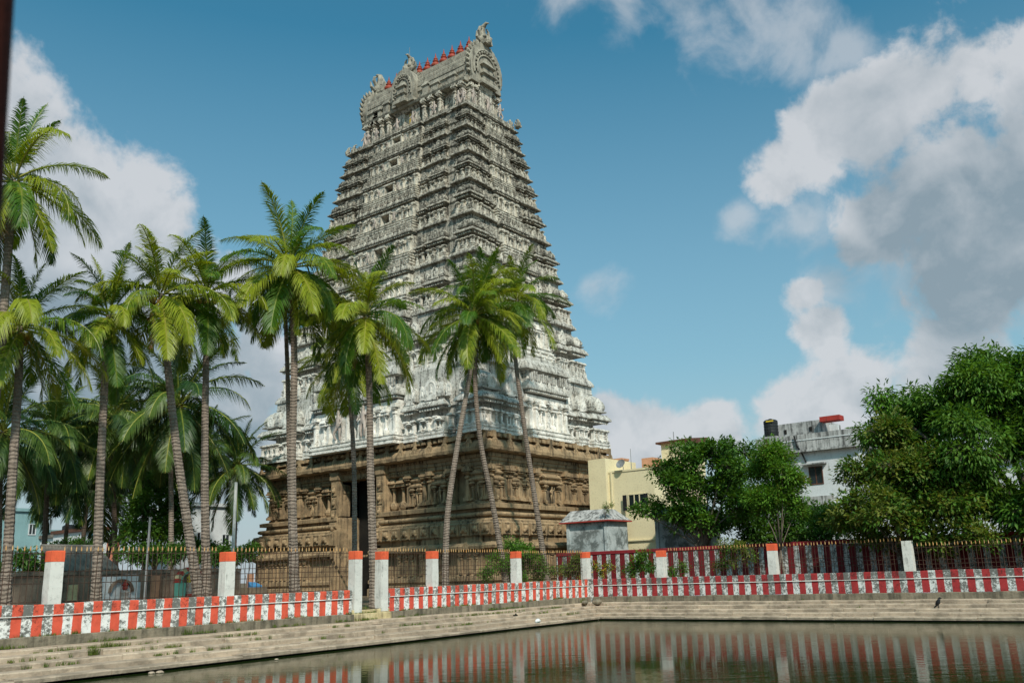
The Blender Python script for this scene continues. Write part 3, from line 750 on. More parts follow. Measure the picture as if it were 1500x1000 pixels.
for ti, (z0, e1, e2, hx1, hy1, hx2, hy2) in enumerate(TIERS):
    SHIFT[:] = [0.8*(hy1/12.6)**.5, hy2*.775]
    f = hx1/8.03; h1 = e1-z0; h2 = e2-e1
    ov1 = .27*f**.5; ov2 = .50*f**.6
    near = ti < 4; AM = 'stucco' if ti < 3 else 'eave'
    wm = M['stucco']
    rows = T(); cresting = T()
    # ---- lower storey
    wx, wy = hx1-ov1, hy1-ov1; ux, uy = hx2-ov2, hy2-ov2
    ks = 2.2*f**0.85                                  # corner pavilion
    cxo, cyo = wx-.85*f, wy-.85*f                     # recessed core
    winw = .52 if ti else .62                        # half width of the window slot
    def core(name, hx, hy, prof):
        # the long faces are open in the middle for the windows
        sp = winw+.05
        for sgn in (-1, 1): y0_ = SHIFT[0]+sgn*sp; y1_ = sgn*hy; mb = T(); mb.loft(0, (y0_+y1_)/2, hx, abs(y1_-y0_)/2, prof); mb.put(name, M['eave'])
        mb = T(); mb.loft(0, SHIFT[0], max(hx-2.2, .6), sp+.02, [(0, prof[0][1]), (0, prof[-1][1])]); mb.put('inner_core', M['stucco'])
    def upper_block(fn, walls, eaves):
        mb = T(); fn(mb, walls, 0); fn(mb, eaves, 1); mb.put('upper_bay', [M['stucco'], M['eave']])
    core('tier_wall', cxo, cyo, base_prof(z0, .26*h1, f)+[(0, e1-.3*h1), (0, e1-.1), (ov1*.5, e1), (ov1*.5, e1+.1*h1), (0, e1+.2*h1), (0, e2)])
    # corner pavilions
    for sx in (-1, 1):
        for sy in (-1, 1):
            kp = T(); kx, ky = sx*(wx-ks/2), sy*(wy-ks/2); j = jz()
            kp.loft(kx, ky, ks/2, ks/2, base_prof(z0, .26*h1, f)+[(-.26*f, z0+.262*h1), (-.26*f, e1-.32*h1)])
            ke = T(); ke.loft(kx, ky, ks/2, ks/2, eave_prof(e1+j, .21*h1, ov1))
            ko = kp.put('corner_pavilion', M['stucco'])
            zt = e1+.19*h1; dh = ((e2-.14*h2)-zt)*(.95 if ti < 2 else .92)
            dome = [(-.16*ks, zt-.1), (-.16*ks, zt+.13*dh), (-.02*ks, zt+.15*dh), (.0*ks, zt+.20*dh), (-.09*ks, zt+.24*dh), (-.05*ks, zt+.34*dh), (-.05*ks, zt+.46*dh), (-.10*ks, zt+.62*dh), (-.19*ks, zt+.76*dh), (-.31*ks, zt+.87*dh), (-.40*ks, zt+.91*dh), (-.36*ks, zt+.95*dh), (-.40*ks, zt+1.02*dh), (-.46*ks, zt+1.08*dh), (-.495*ks, zt+1.28*dh)]
            ke.put('pavilion_eave', M['eave'], ko)
            kd = T(); kd.loft(kx, ky, ks/2, ks/2, dome); kd.put('pavilion_dome', M['eave'], ko)
            for face in FACES[:2]:
                sgn = {'-x': -sx, '-y': -sy}[face]
                if sgn < 0: continue
                u = -ky if face == '-x' else kx; out = (wx if face == '-x' else wy)
                n = 4 if near else 3
                for q in range(n):
                    uu = u+(q-(n-1)/2)*(ks*.84)/(n-1)
                    put_inst('pil', 'stucco', face, uu, out-.07*f, z0+.26*h1, .30*f**.7, .43*h1, .5*f, ko, None if ti < 5 else rows)
                put_inst('arch', AM, face, u, out+.0-.02*ks, zt+.16*dh, .40*ks, .52*dh, .3, ko, None)
                dentils(rows, face, u-ks*.46, u+ks*.46, out+.03, e1-.06*h1, .11*f**.5, .24*f**.5)
    # bays between
    for face in FACES:
        hu, hout = half(face, wx, wy); hu2, hout2 = half(face, hx2-ov2, hy2-ov2)
        bays = LONG if face in ('-x', '+x') else SHORT
        vis = face in ('-x', '-y')
        for sgn in (-1, 1):
            for bi, (a, b_, sb) in enumerate(bays):
                u0, u1 = sorted((sgn*a*hu, sgn*b_*hu)); out = hout-sb*f*1.3; j = jz()
                bb = T(); fblock(bb, face, u0, u1, out, 1.6*f, base_prof(z0+j*.3, .26*h1, f)+[(-.26*f, z0+j*.3+.262*h1), (-.26*f, e1-.32*h1)])
                bo = bb.put('wall_bay', M['stucco'])
                be = T(); fblock(be, face, u0, u1, out, 1.6*f, eave_prof(e1+j, .20*h1, ov1*.9)); be.put('bay_eave', M['eave'], bo)
                zt = e1+.18*h1; dh = ((e2-.2*h2)-zt)*(.86 if ti < 2 else .76); w = u1-u0
                rf = T(); m_ = min(w/2, .8*f)
                fblock(rf, face, u0, u1, out, 1.6*f, [(-.22*m_, zt-.1), (-.22*m_, zt+.12*dh), (.02, zt+.16*dh), (.04, zt+.3*dh), (-.05*m_, zt+.52*dh), (-.28*m_, zt+.74*dh), (-.6*m_, zt+.88*dh), (-.62*m_, zt+.92*dh)])
                rf.put('bay_roof', M['eave'], bo)
                if not vis: continue
                uc = (u0+u1)/2
                if bi == 0:
                    put_inst('arch', AM, face, uc, out+.03, zt+.05*dh, w*.80, .86*dh, .35, bo, None)
                    ps = ((uc-w*.36, 'pil'), (uc+w*.36, 'pil'), (uc, 'pot'))
                else:
                    put_inst('arch', AM, face, uc, out+.06, zt+.06*dh, min(w*.52, dh*1.0), .95*dh, .35, bo, None)
                    for q in (-1, 1): put_inst('arch', AM, face, uc+q*w*.37, out+.02, zt+.12*dh, w*.22, .55*dh, .3, bo, rows if ti > 3 else None)
                    ps = tuple((uc+q*w*.44, 'pil') for q in (-1, -.36, .36, 1))+((uc-w*.30, 'pot'), (uc+w*.30, 'pot')) if ti < 6 else tuple((uc+q*w*.44, 'pil') for q in (-1, 0, 1))
                for uu, kk in ps:
                    put_inst(kk, 'stucco', face, uu, out-.07*f, z0+.26*h1, (.31 if kk == 'pil' else .40)*f**.7, (.43 if kk == 'pil' else .40)*h1, .5*f, bo, None if ti < 5 else rows)
                dentils(rows, face, u0+.05, u1-.05, out+.03, e1-.06*h1+j, .11*f**.5, .24*f**.5)
                # row of small upright finials on the roof ridge
                n = max(2, int(w/(.26*f**.5)))
                for i in range(n):
                    uu = u0+w*.16+(i+.5)*w*.68/n
                    x, y, _ = face_pt(face, uu, out-.62*m_-.02, 0); s_ = .055*f**.5
                    cresting.box(x-s_, x+s_, y-s_, y+s_, zt+.86*dh, zt+1.08*dh)
    for face in FACES[:2]:
        hu, hout = half(face, wx, wy); bays = LONG if face == '-x' else SHORT
        gaps = [(bays[0][1], bays[1][0]), (bays[1][1], 1-ks/hu)]
        for sgn in (-1, 1):
            for a, b_ in gaps:
                uu = sgn*(a+b_)/2*hu
                put_inst('pot', 'stucco', face, uu, hout-.85*f, z0+.26*h1, .34*f**.7, .55*h1, .5, tower, rows)
                put_inst('arch', AM, face, uu, hout-.75*f, e1+.22*h1, .5*f, .42*h2, .3, tower, rows)
                put_inst('pil', 'stucco', face, uu, hout-.85*f-(wx-ux)*.5, e2-.6*h2, .3*f**.7, .34*h2, .4, tower, rows)
    # ---- upper storey: stepped wall and the tier's main eave
    zt = e1+.25*h1
    upro = [(0, zt), (0, zt+.30*h2), (.07*f, zt+.32*h2), (.07*f, zt+.40*h2), (0, zt+.42*h2), (0, e2-.30*h2)]
    core('upper_wall', ux-.55*f, uy-.55*f, upro+eave_prof(e2-.02, .30*h2, ov2)+[(-.1, e2+.40*h2)])
    for sx in (-1, 1):
        for sy in (-1, 1):
            s_ = ks*1.0; kx, ky = sx*(ux-s_/2), sy*(uy-s_/2); j = jz()
            upper_block(lambda mb, pr, mi: mb.loft(kx, ky, s_/2, s_/2, pr, mi), [(d, z+j*.3) for d, z in upro], eave_prof(e2+j, .30*h2, ov2)+[(.02, e2+.36*h2), (-.15*s_, e2+.40*h2)])
    for face in FACES:
        hu, hout = half(face, ux, uy); bays = LONG if face in ('-x', '+x') else SHORT
        vis = face in ('-x', '-y')
        spans = [(-hu, -hu+ks, 0), (hu-ks, hu, 0)]
        for sgn in (-1, 1):
            for bi, (a, b_, sb) in enumerate(bays):
                u0, u1 = sorted((sgn*a*hu, sgn*b_*hu)); out = hout-sb*f*.8; j = jz()
                upper_block(lambda mb, pr, mi: fblock(mb, face, u0, u1, out, 1.4*f, pr, mi), [(d, z+j*.3) for d, z in upro], eave_prof(e2+j, .30*h2, ov2*.95)+[(.02, e2+.36*h2), (-.1*f, e2+.40*h2)])
                spans.append((u0, u1, sb*f*.8))
        if not vis: continue
        for u0, u1, sb in spans:
            w = u1-u0; n = max(2, int(w/(.42*f**.5)))
            for i in range(n):
                uu = u0+(i+.5)*w/n
                put_inst('pil', 'stucco', face, uu, hout-sb, e2-.64*h2, .15*f**.6, .37*h2, .25, tower, rows)
            dentils(rows, face, u0+.04, u1-.04, hout-sb+.02, e2-.10*h2, .10*f**.5, .22*f**.5)
            # little gable dots along the eave
            for i in range(max(1, int(w/(.9*f**.5)))):
                n2 = max(1, int(w/(.9*f**.5))); uu = u0+(i+.5)*w/n2
                put_inst('arch', 'eave', face, uu, hout-sb+ov2*.80, e2+.06*h2, .34*f**.6, .34*h2, .22, tower, rows)
            for i in range(max(2, int(w/(.25*f**.5)))):
                n2 = max(2, int(w/(.25*f**.5))); uu = u0+(i+.5)*w/n2
                x, y, _ = face_pt(face, uu, hout-sb-.05, 0); s2 = .05*f**.5
                cresting.box(x-s2, x+s2, y-s2, y+s2, e2+.32*h2, e2+.52*h2+rnd.uniform(0, .08))
    # ---- central projecting bay of each face, rising through both storeys
    for face in FACES:
        hu, hout = half(face, wx, wy); _, hout2 = half(face, ux, uy)
        long_ = face in ('-x', '+x'); vis = face in ('-x', '-y')
        cw = (.385 if long_ else .31)*hu; out = hout+(.34 if long_ else .12)*f
        out_up = out-.32*f
        Hh = e2-z0
        zl = z0+.40*Hh if ti else z0+.13*Hh           # top of the string courses / sill level
        zc = e2-.20*h2 if ti else e1+.36*h2           # underside of the bay's eave
        wz0 = zl+.08*Hh if ti else z0+.17*Hh; wz1 = wz0+(.27*Hh if ti else .42*Hh)
        lowp = [(.12*f, z0)]
        ncr = 5 if ti else 2
        for q in range(ncr):
            za = z0+(zl-z0)*q/ncr; zb = z0+(zl-z0)*(q+1)/ncr; dd = .16*f*(1-.5*q/ncr)
            lowp += [(dd, za+.02), (dd, za+(zb-za)*.42), (dd-.13*f, za+(zb-za)*.5), (dd-.13*f, zb-.02)]
        lowp += [(.06*f, zl-.015), (.06*f, zl)]
        cb = T()
        if long_:
            fblock(cb, face, -cw, cw, out, 2.6*f, lowp)
            for sgn in (-1, 1):
                u0, u1 = sorted((sgn*winw, sgn*cw)); fblock(cb, face, u0, u1, out_up-.2*f, 2.3*f, [(0, zl-.05), (0, wz1+.01)])
            fblock(cb, face, -winw-.01, winw+.01, out_up-.0, 2.3*f, [(0, zl-.05), (0, wz0)])
            fblock(cb, face, -cw, cw, out_up-.2*f, 2.3*f, [(0, wz1), (0, zc)])
        else:
            fblock(cb, face, -cw, cw, out, 2.0*f, lowp); fblock(cb, face, -cw, cw, out_up-.2*f, 1.7*f, [(0, zl-.05), (0, zc)])
        co = cb.put('central_bay', M['stucco'])
        ce = T(); fblock(ce, face, -cw, cw, out_up, 2.0*f, eave_prof(zc+.07*Hh, .15*Hh, ov1*.8)); ce.put('bay_eave', M['eave'], co)
        if not ti:      # lowest tier: a second plaque-covered storey and eave above the window bay
            c2 = T(); fblock(c2, face, -cw*.94, cw*.94, out_up-.35, 1.8, [(0, zc+.17*Hh), (0, e2-.3*h2)]+eave_prof(e2+.05, .34*h2, ov2)+[(0, e2+.40*h2)]); c2.put('attic', M['eave'], co)
            if vis:
                for q in (-.72, -.36, 0, .36, .72):
                    put_inst('arch', AM, face, q*cw, out_up-.30, zc+.17*Hh, cw*.33, 1.25, .35, co, None)
        if not vis: continue
        if long_:
            wf = T()
            for sgn in (-1, 1): x0 = sgn*(winw+.06); fblock(wf, face, min(x0-.07, x0+.07), max(x0-.07, x0+.07), out_up+.07, .3, [(0, wz0-.02), (0, wz1+.04)])
            fblock(wf, face, -winw-.2, winw+.2, out_up+.1, .3, [(0, wz1+.03), (.03, wz1+.10), (0, wz1+.18)]); fblock(wf, face, -winw-.2, winw+.2, out_up+.12, .3, [(0, wz0-.12), (0, wz0-.005)])
            wo_ = wf.put('window_frame', M['stucco'], co)
            fblock_ = T(); fblock(fblock_, face, -winw-.04, winw+.04, out_up-1.35*min(1, f+.2), .1, [(0, wz0), (0, wz1)]); fblock_.put('opening_shade_panel', M['dark'], co)  # black panel behind the window paints in the unlit interior
            fh = (wz1-wz0)*1.18
            figure(face, -winw-.62*f**.5-.2, out_up+.24*f, wz0-.1, fh, co, 0); figure(face, winw+.62*f**.5+.2, out_up+.24*f, wz0-.1, fh, co, 0, True)
            us = [s_*q for s_ in (-1, 1) for q in ((.46, .60, .74, .95) if ti < 5 else (.50, .72, .95))]
        else:
            us = [-.94, -.62, -.31, 0, .31, .62, .94] if ti < 4 else [-.92, -.46, 0, .46, .92]
        for q, uq in enumerate(us):
            kk = 'pil' if abs(uq) > .9 or q % 2 else 'pot'
            put_inst(kk, 'stucco', face, uq*cw, out_up-.06*f, zl+.02, (.36 if kk == 'pil' else .48)*f**.7, zc-zl-.06*Hh if kk == 'pil' else (zc-zl)*.86, .5*f, co, None if ti < 5 else rows)
        dentils(rows, face, -cw+.05, cw-.05, out_up+.03, zc+.055*Hh, .11*f**.5, .24*f**.5)
        for i in range(9 if long_ else 5):
            nn = 9 if long_ else 5; uu = -cw+(i+.5)*2*cw/nn
            put_inst('arch', 'eave', face, uu, out_up+ov1*.66, zc+.07*Hh, .36*f**.6, .13*Hh, .22, co, rows)
        n = int(2*cw/(.27*f**.5))
        for i in range(n):
            uu = -cw+(i+.5)*2*cw/n
            x, y, _ = face_pt(face, uu, out_up+.1*f, 0); s2 = .055*f**.5
            cresting.box(x-s2, x+s2, y-s2, y+s2, zc+.20*Hh, zc+(.29+rnd.uniform(0, .05))*Hh)
            if ti and i % 2:      # blocks breaking up the string courses under the window
                x, y, _ = face_pt(face, uu, out+.02*f, 0); s2 *= 1.5
                za = z0+(zl-z0)*rnd.choice((.1, .3, .5, .7)); rows.box(x-s2, x+s2, y-s2, y+s2, za, za+(zl-z0)*.14)
    rows.put('carved_row', M['eave'] if ti > 5 else M['stucco'], kind='stuff'); cresting.put('cresting', M['eave'], kind='stuff')

# ---- neck storey and barrel roof
SHIFT[:] = [.85, 4.6]
gz0, gz1 = 39.0, 41.9
pl = T(); pl.loft(0, 0, 3.05, 7.35, [(0, 38.7), (.05, 39.0), (.0, 39.12), (-.05, 39.3), (-.4, 39.36)])
pl.put('roof_terrace', M['eave'])
for sgn in (-1, 1): nk = T(); nk.loft(0, sgn*(6.2+.5)/2, 1.75, (6.2-.5)/2, [(0, 39.2), (0, gz1)]); nk.put('neck_wall', M['stucco'])
nk = T(); nk.loft(0, 0, .6, .52, [(0, 39.2), (0, gz1)]); nk.put('inner_core', M['stucco'])
for u0, u1 in ((-1.5, -.45), (.45, 1.5)): nb = T(); fblock(nb, '-x', u0, u1, 2.05, 1.2, [(.05, 39.25), (0, 39.6), (0, 41.45)]); nb.put('porch_pier', M['stucco'])
nb = T(); fblock(nb, '-x', -1.6, 1.6, 2.1, 1.3, [(0, 41.46), (.12, 41.66), (.2, 41.9), (0, 42.2)]); nb.put('porch_lintel', M['eave'])
nb = T(); fblock(nb, '-y', -.9, .9, 6.75, 1.0, [(.05, 39.25), (0, 39.6), (0, 41.4), (.15, 41.6), (.15, 41.9), (0, 42.2)]); nb.put('porch', M['stucco'])
dk = T(); fblock(dk, '-x', -.5, .5, 1.2, .1, [(0, 39.3), (0, 41.5)]); dk.put('opening_shade_panel', M['dark'])  # black panel painted as the shade inside the neck opening
yl = T(); fblock(yl, '-x', .12, .36, 2.0, .3, [(0, 39.5), (0, 41.2)]); yl.put('ochre_jamb', M['ochre'])
for u in (-6.0, -5.2, -4.2, -3.2, -2.3, 2.3, 3.2, 4.2, 5.2, 6.0): put_inst('pil', 'stucco', '-x', u, 2.25, 39.3, .36, 2.5, .8, tower, None)
for u in (-1.75, -1.2, 1.2, 1.75): put_inst('pil', 'stucco', '-y', u, 6.5, 39.3, .3, 2.4, .7, tower, None)
for u, ps in ((-6.2, 0), (-5.7, 1), (-3.7, 1), (-1.0, 0), (1.0, 1), (3.7, 0), (5.7, 1), (6.3, 0)): figure('-x', u, 2.45, 39.3, 1.75, tower, ps, u < 0)
for u, ps in ((-1.9, 0), (0.1, 1), (1.7, 0)): figure('-y', u, 6.95, 39.3, 1.75, tower, ps, u > 0)
# barrel vault with a curved-out foot
sec = [(2.5, 41.75), (2.6, 41.95), (2.2, 42.15), (2.1, 42.5), (2.25, 43.2), (2.22, 43.8), (1.95, 44.5), (1.5, 45.15), (.95, 45.65), (.45, 45.95), (.28, 46.0), (.28, 46.12)]
full = [(-x, z) for x, z in sec]+[(x, z) for x, z in reversed(sec)]
bv = T(); ny = 14; L0 = 6.5
for k in range(ny+1):
    y = -L0+2*L0*k/ny
    for x, z in full: bv.v.append((x, y, z))
nn = len(full)
for k in range(ny):
    for i in range(nn):
        j = (i+1) % nn; bv.f.append((k*nn+i, k*nn+j, (k+1)*nn+j, (k+1)*nn+i)); bv.m.append(0)
bv.f.append(tuple(range(nn-1, -1, -1))); bv.f.append(tuple(ny*nn+i for i in range(nn))); bv.m += [0, 0]
bv.put('barrel_roof', M['roof_stone'])
scales = T()
for row in range(9):           # scale-like tiles of the vault, on the visible side
    i = 3+row*.75; a = int(i); fr = i-a
    if a+1 >= len(sec): break
    x = sec[a][0]*(1-fr)+sec[a+1][0]*fr; z = sec[a][1]*(1-fr)+sec[a+1][1]*fr
    for k in range(44):
        y = -6.2+12.4*(k+.5*(row % 2))/44
        s_ = .11; scales.box(-x-.07, -x+.08, y-s_, y+s_, z-.13, z+.13)
scales.put('roof_scales', M['roof_stone'], kind='stuff')
for u0, u1, dz in [(u-.42, u+.42, 0) for u in (-4.9, -3.7, 3.7, 4.9)]+[(-2.9, -2.2, .3), (2.2, 2.9, .3)]:
    rb = T(); fblock(rb, '-x', u0, u1, 2.45, .7, [(.1, 42.0), (.1, 42.2), (0, 42.3), (0, 42.6+dz), (.12, 42.7+dz), (0, 42.95+dz), (-.2, 43.25+dz)]); rb.put('dormer_block', M['roof_stone'])
def kirtimukha(mb, s_):
    """horned lion-face crest: bulky head, brow, snout, curled horns and a back plume (front towards -Y)"""
    o = MB()
    o.sphere((0, 0, .45), .42, 8, 0, 1.0); o.sphere((0, -.32, .32), .24, 7); o.sphere((-.24, -.3, .58), .13, 6); o.sphere((.24, -.3, .58), .13, 6)
    o.box(-.32, .32, -.42, -.2, .12, .2)
    for sg in (-1, 1):
        o.tube([(sg*.26, 0, .7), (sg*.42, -.02, .95), (sg*.36, -.05, 1.2), (sg*.18, -.08, 1.32)], [.13, .11, .08, .03], 6)
        o.tube([(sg*.36, 0, .35), (sg*.62, -.03, .5), (sg*.66, -.05, .8)], [.14, .1, .03], 6)
    o.tube([(0, .1, .75), (0, .12, 1.1), (0, .02, 1.4), (0, -.22, 1.55), (0, -.42, 1.46)], [.26, .22, .15, .09, .03], 7)
    o.tube([(0, .3, .3), (0, .42, .7), (0, .3, 1.1)], [.25, .18, .05], 6)
    mb.merge(o, Matrix.Diagonal((s_, s_, s_, 1)))
def gable(face, u, out, z, w, h, depth, name, ks_):
    o = T(); sub = MB()
    n = 22; outer = [(-.46*w, 0), (.46*w, 0)]
    for i in range(n+1):
        a = math.radians(-30+240*i/n); outer.append((.5*w*math.cos(a), h*.40+h*.60*math.sin(a) if math.sin(a) > 0 else h*.40+h*.6*math.sin(a)))
    sub.prism(outer, depth)
    for rr, tk in ((.40, .07), (.30, .05)):
        pts = [(rr*w*math.cos(math.radians(-20+220*i/16)), -.04, h*.36+h*rr*1.18*math.sin(math.radians(-20+220*i/16))) for i in range(17)]
        sub.tube(pts, [tk*w*.45]*17, 5)
    for q in range(15):    # beads on the band
        a = math.radians(-10+200*q/14); sub.sphere((.35*w*math.cos(a), -.06, h*.37+h*.415*math.sin(a)), .035*w, 5)
    # stacked little shrine inside
    sub.loft(0, -.05, .17*w, .22, [(0, .02), (0, .2*h), (.05*w, .23*h), (.05*w, .26*h), (-.02*w, .3*h), (-.02*w, .42*h), (.04*w, .45*h), (0, .5*h), (-.06*w, .58*h), (-.14*w, .66*h)])
    sub.loft(0, -.1, .24*w, .3, [(0, -.02), (0, .05*h), (-.03, .08*h)])
    # flame edge
    for i in range(n+1):
        a = math.radians(-30+240*i/n); x = .5*w*math.cos(a); zz = h*.40+h*.60*math.sin(a)
        if zz < .1*h or abs(math.cos(a)) < .12: continue
        s_ = .075*w; c = (x+math.cos(a)*s_*1.1, zz+math.sin(a)*s_*.9+.04*w)
        sub.tube([(x, depth/2, zz), ((x+c[0])/2, depth/2, (zz+c[1])/2-.01), (c[0], depth/2, c[1])], [s_*.62, s_*.5, .01], 5)
    kk = MB(); kirtimukha(kk, ks_); sub.merge(kk, Matrix.Translation((0, depth*.5, h*.95)))
    x, y, _ = face_pt(face, u, out, 0)
    o.merge(sub, Matrix.Translation((x, y, z)) @ Matrix.Rotation(ROTS[face], 4, 'Z'))
    o.put(name, M['roof_stone'])
gable('-y', 0, 6.9, 41.9, 4.35, 4.2, .55, 'end_gable', 1.55)
gable('+y', 0, 7.2, 41.9, 4.4, 4.3, .55, 'end_gable', 1.7)
SHIFT[:] = [.9, 99]
gable('-x', 0, 2.75, 42.0, 3.0, 3.5, 1.9, 'dormer_gable', 1.3)
# beasts standing at the terrace corners
for (x, y, rz) in ((-2.9, 7.1, .6), (-2.9, 7.9, .9), (2.9, -7.1, 2.6), (3.3, -7.7, 2.9)):
    o = T(); kk = MB(); kirtimukha(kk, .62); o.merge(kk, Matrix.Translation((x, y, 38.95)) @ Matrix.Rotation(rz, 4, 'Z')); o.put('corner_beast', M['roof_stone'])
# eleven red finials
fn = MB(); fn.lathe(0, 0, [(.2, 0), (.2, .06), (.1, .1), (.30, .22), (.36, .36), (.28, .50), (.1, .58), (.22, .64), (.24, .70), (.1, .76), (.14, .82), (.17, .88), (.08, .98), (.05, 1.12), (.005, 1.38)], 10)
FIN = fn.mesh('finial', M['finial'], smooth=True)
for k in range(11):
    y = -4.9+k*1.05
    o = link('finial', FIN, tower, (0, y, 46.08-ZG)); o.scale = (1.3, 1.3, 1.3)
rod = T(); rod.tube([(-.2, 2.55, 45.9), (-.2, 2.55, 49.7)], [.035, .02], 5); rod.put('lightning_rod', M['metal'])
an = T(); an.tube([(.3, .6, 46), (.3, .6, 48.0)], [.03, .02], 5); an.tube([(.3, .2, 47.6), (.3, 2.3, 47.9)], [.02, .02], 4); an.put('aerial', M['metal'])

# ---- carved stone base
SHIFT[:] = [0.85, 9.8]
WXB, WYB = 7.05, 12.35
DW = 2.2          # half width of the doorway
def splitloft(name, hx, hy, prof):
    """courses on both sides of the doorway: mouldings step out on the outer faces only"""
    for sgn in (-1, 1):
        mb = T(); yi = SHIFT[0]+sgn*DW; vs = []; fs = []
        for d, z in prof:
            yo = sgn*(hy+d); a = hx+d; y0_, y1_ = min(yi, yo), max(yi, yo)
            vs += [(-a, y0_, z), (a, y0_, z), (a, y1_, z), (-a, y1_, z)]
        n = len(prof)
        for k in range(n-1):
            for q in range(4): r = (q+1) % 4; fs.append((4*k+q, 4*k+r, 4*k+4+r, 4*k+4+q))
        fs += [(4*n-4, 4*n-3, 4*n-2, 4*n-1), (3, 2, 1, 0)]
        mb.add(vs, fs); mb.put(name, M['stone'])
foot = [(1.25, ZG-.3), (1.25, -.75), (1.05, -.7), (1.05, -.45), (1.18, -.35), (1.18, -.15), (.95, -.05), (.95, .05), (.72, .06), (.72, 1.55), (.95, 1.72), (1.2, 1.78), (1.25, 1.95), (1.05, 2.14), (.8, 2.2), (.6, 2.22), (.6, 2.58), (.98, 2.62), (1.0, 3.5), (.92, 3.56), (.92, 3.66), (.62, 3.72), (.55, 3.8)]
splitloft('lower_base', WXB, WYB, foot)
splitloft('roll_moulding', WXB, WYB, [(.42, 3.78), (.42, 3.9), (.55, 3.92), (.66, 3.98), (.70, 4.08), (.66, 4.18), (.55, 4.24), (.2, 4.26), (.18, 4.5), (.58, 4.52), (.6, 4.8), (.4, 4.86), (.1, 4.9)])
splitloft('pilaster_wall', WXB-.8, WYB-.8, [(0, 4.85), (0, 7.45)]); splitloft('wall_head', WXB-.1, WYB-.1, [(0, 7.4), (.1, 7.5), (.1, 7.8), (.22, 7.9), (.22, 8.35), (.05, 8.4)])
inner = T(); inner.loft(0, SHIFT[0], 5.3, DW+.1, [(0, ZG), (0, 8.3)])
inner.put('passage_shade_block', M['dark'])  # solid black block closes the doorway, its colour replacing the passage's shade
ln = T(); ln.loft(0, SHIFT[0], WXB-.1, DW+.1, [(0, 7.75), (.1, 7.8), (.1, 8.1), (.22, 8.15), (.22, 8.35), (.05, 8.4)]); ln.put('lintel', M['stone'])
co = T(); co.loft(0, 0, WXB, WYB, [(.1, 8.38), (.72, 8.42), (.86, 8.52), (.90, 8.72), (.82, 8.98), (.62, 9.2), (.4, 9.32), (.38, 9.38), (.62, 9.4), (.66, 9.62), (.5, 9.7), (.3, 9.78), (.1, 9.79), (-.4, 9.80)])
co.put('stone_cornice', M['stone'])
crest = T(); smallr = T(); frz = T()
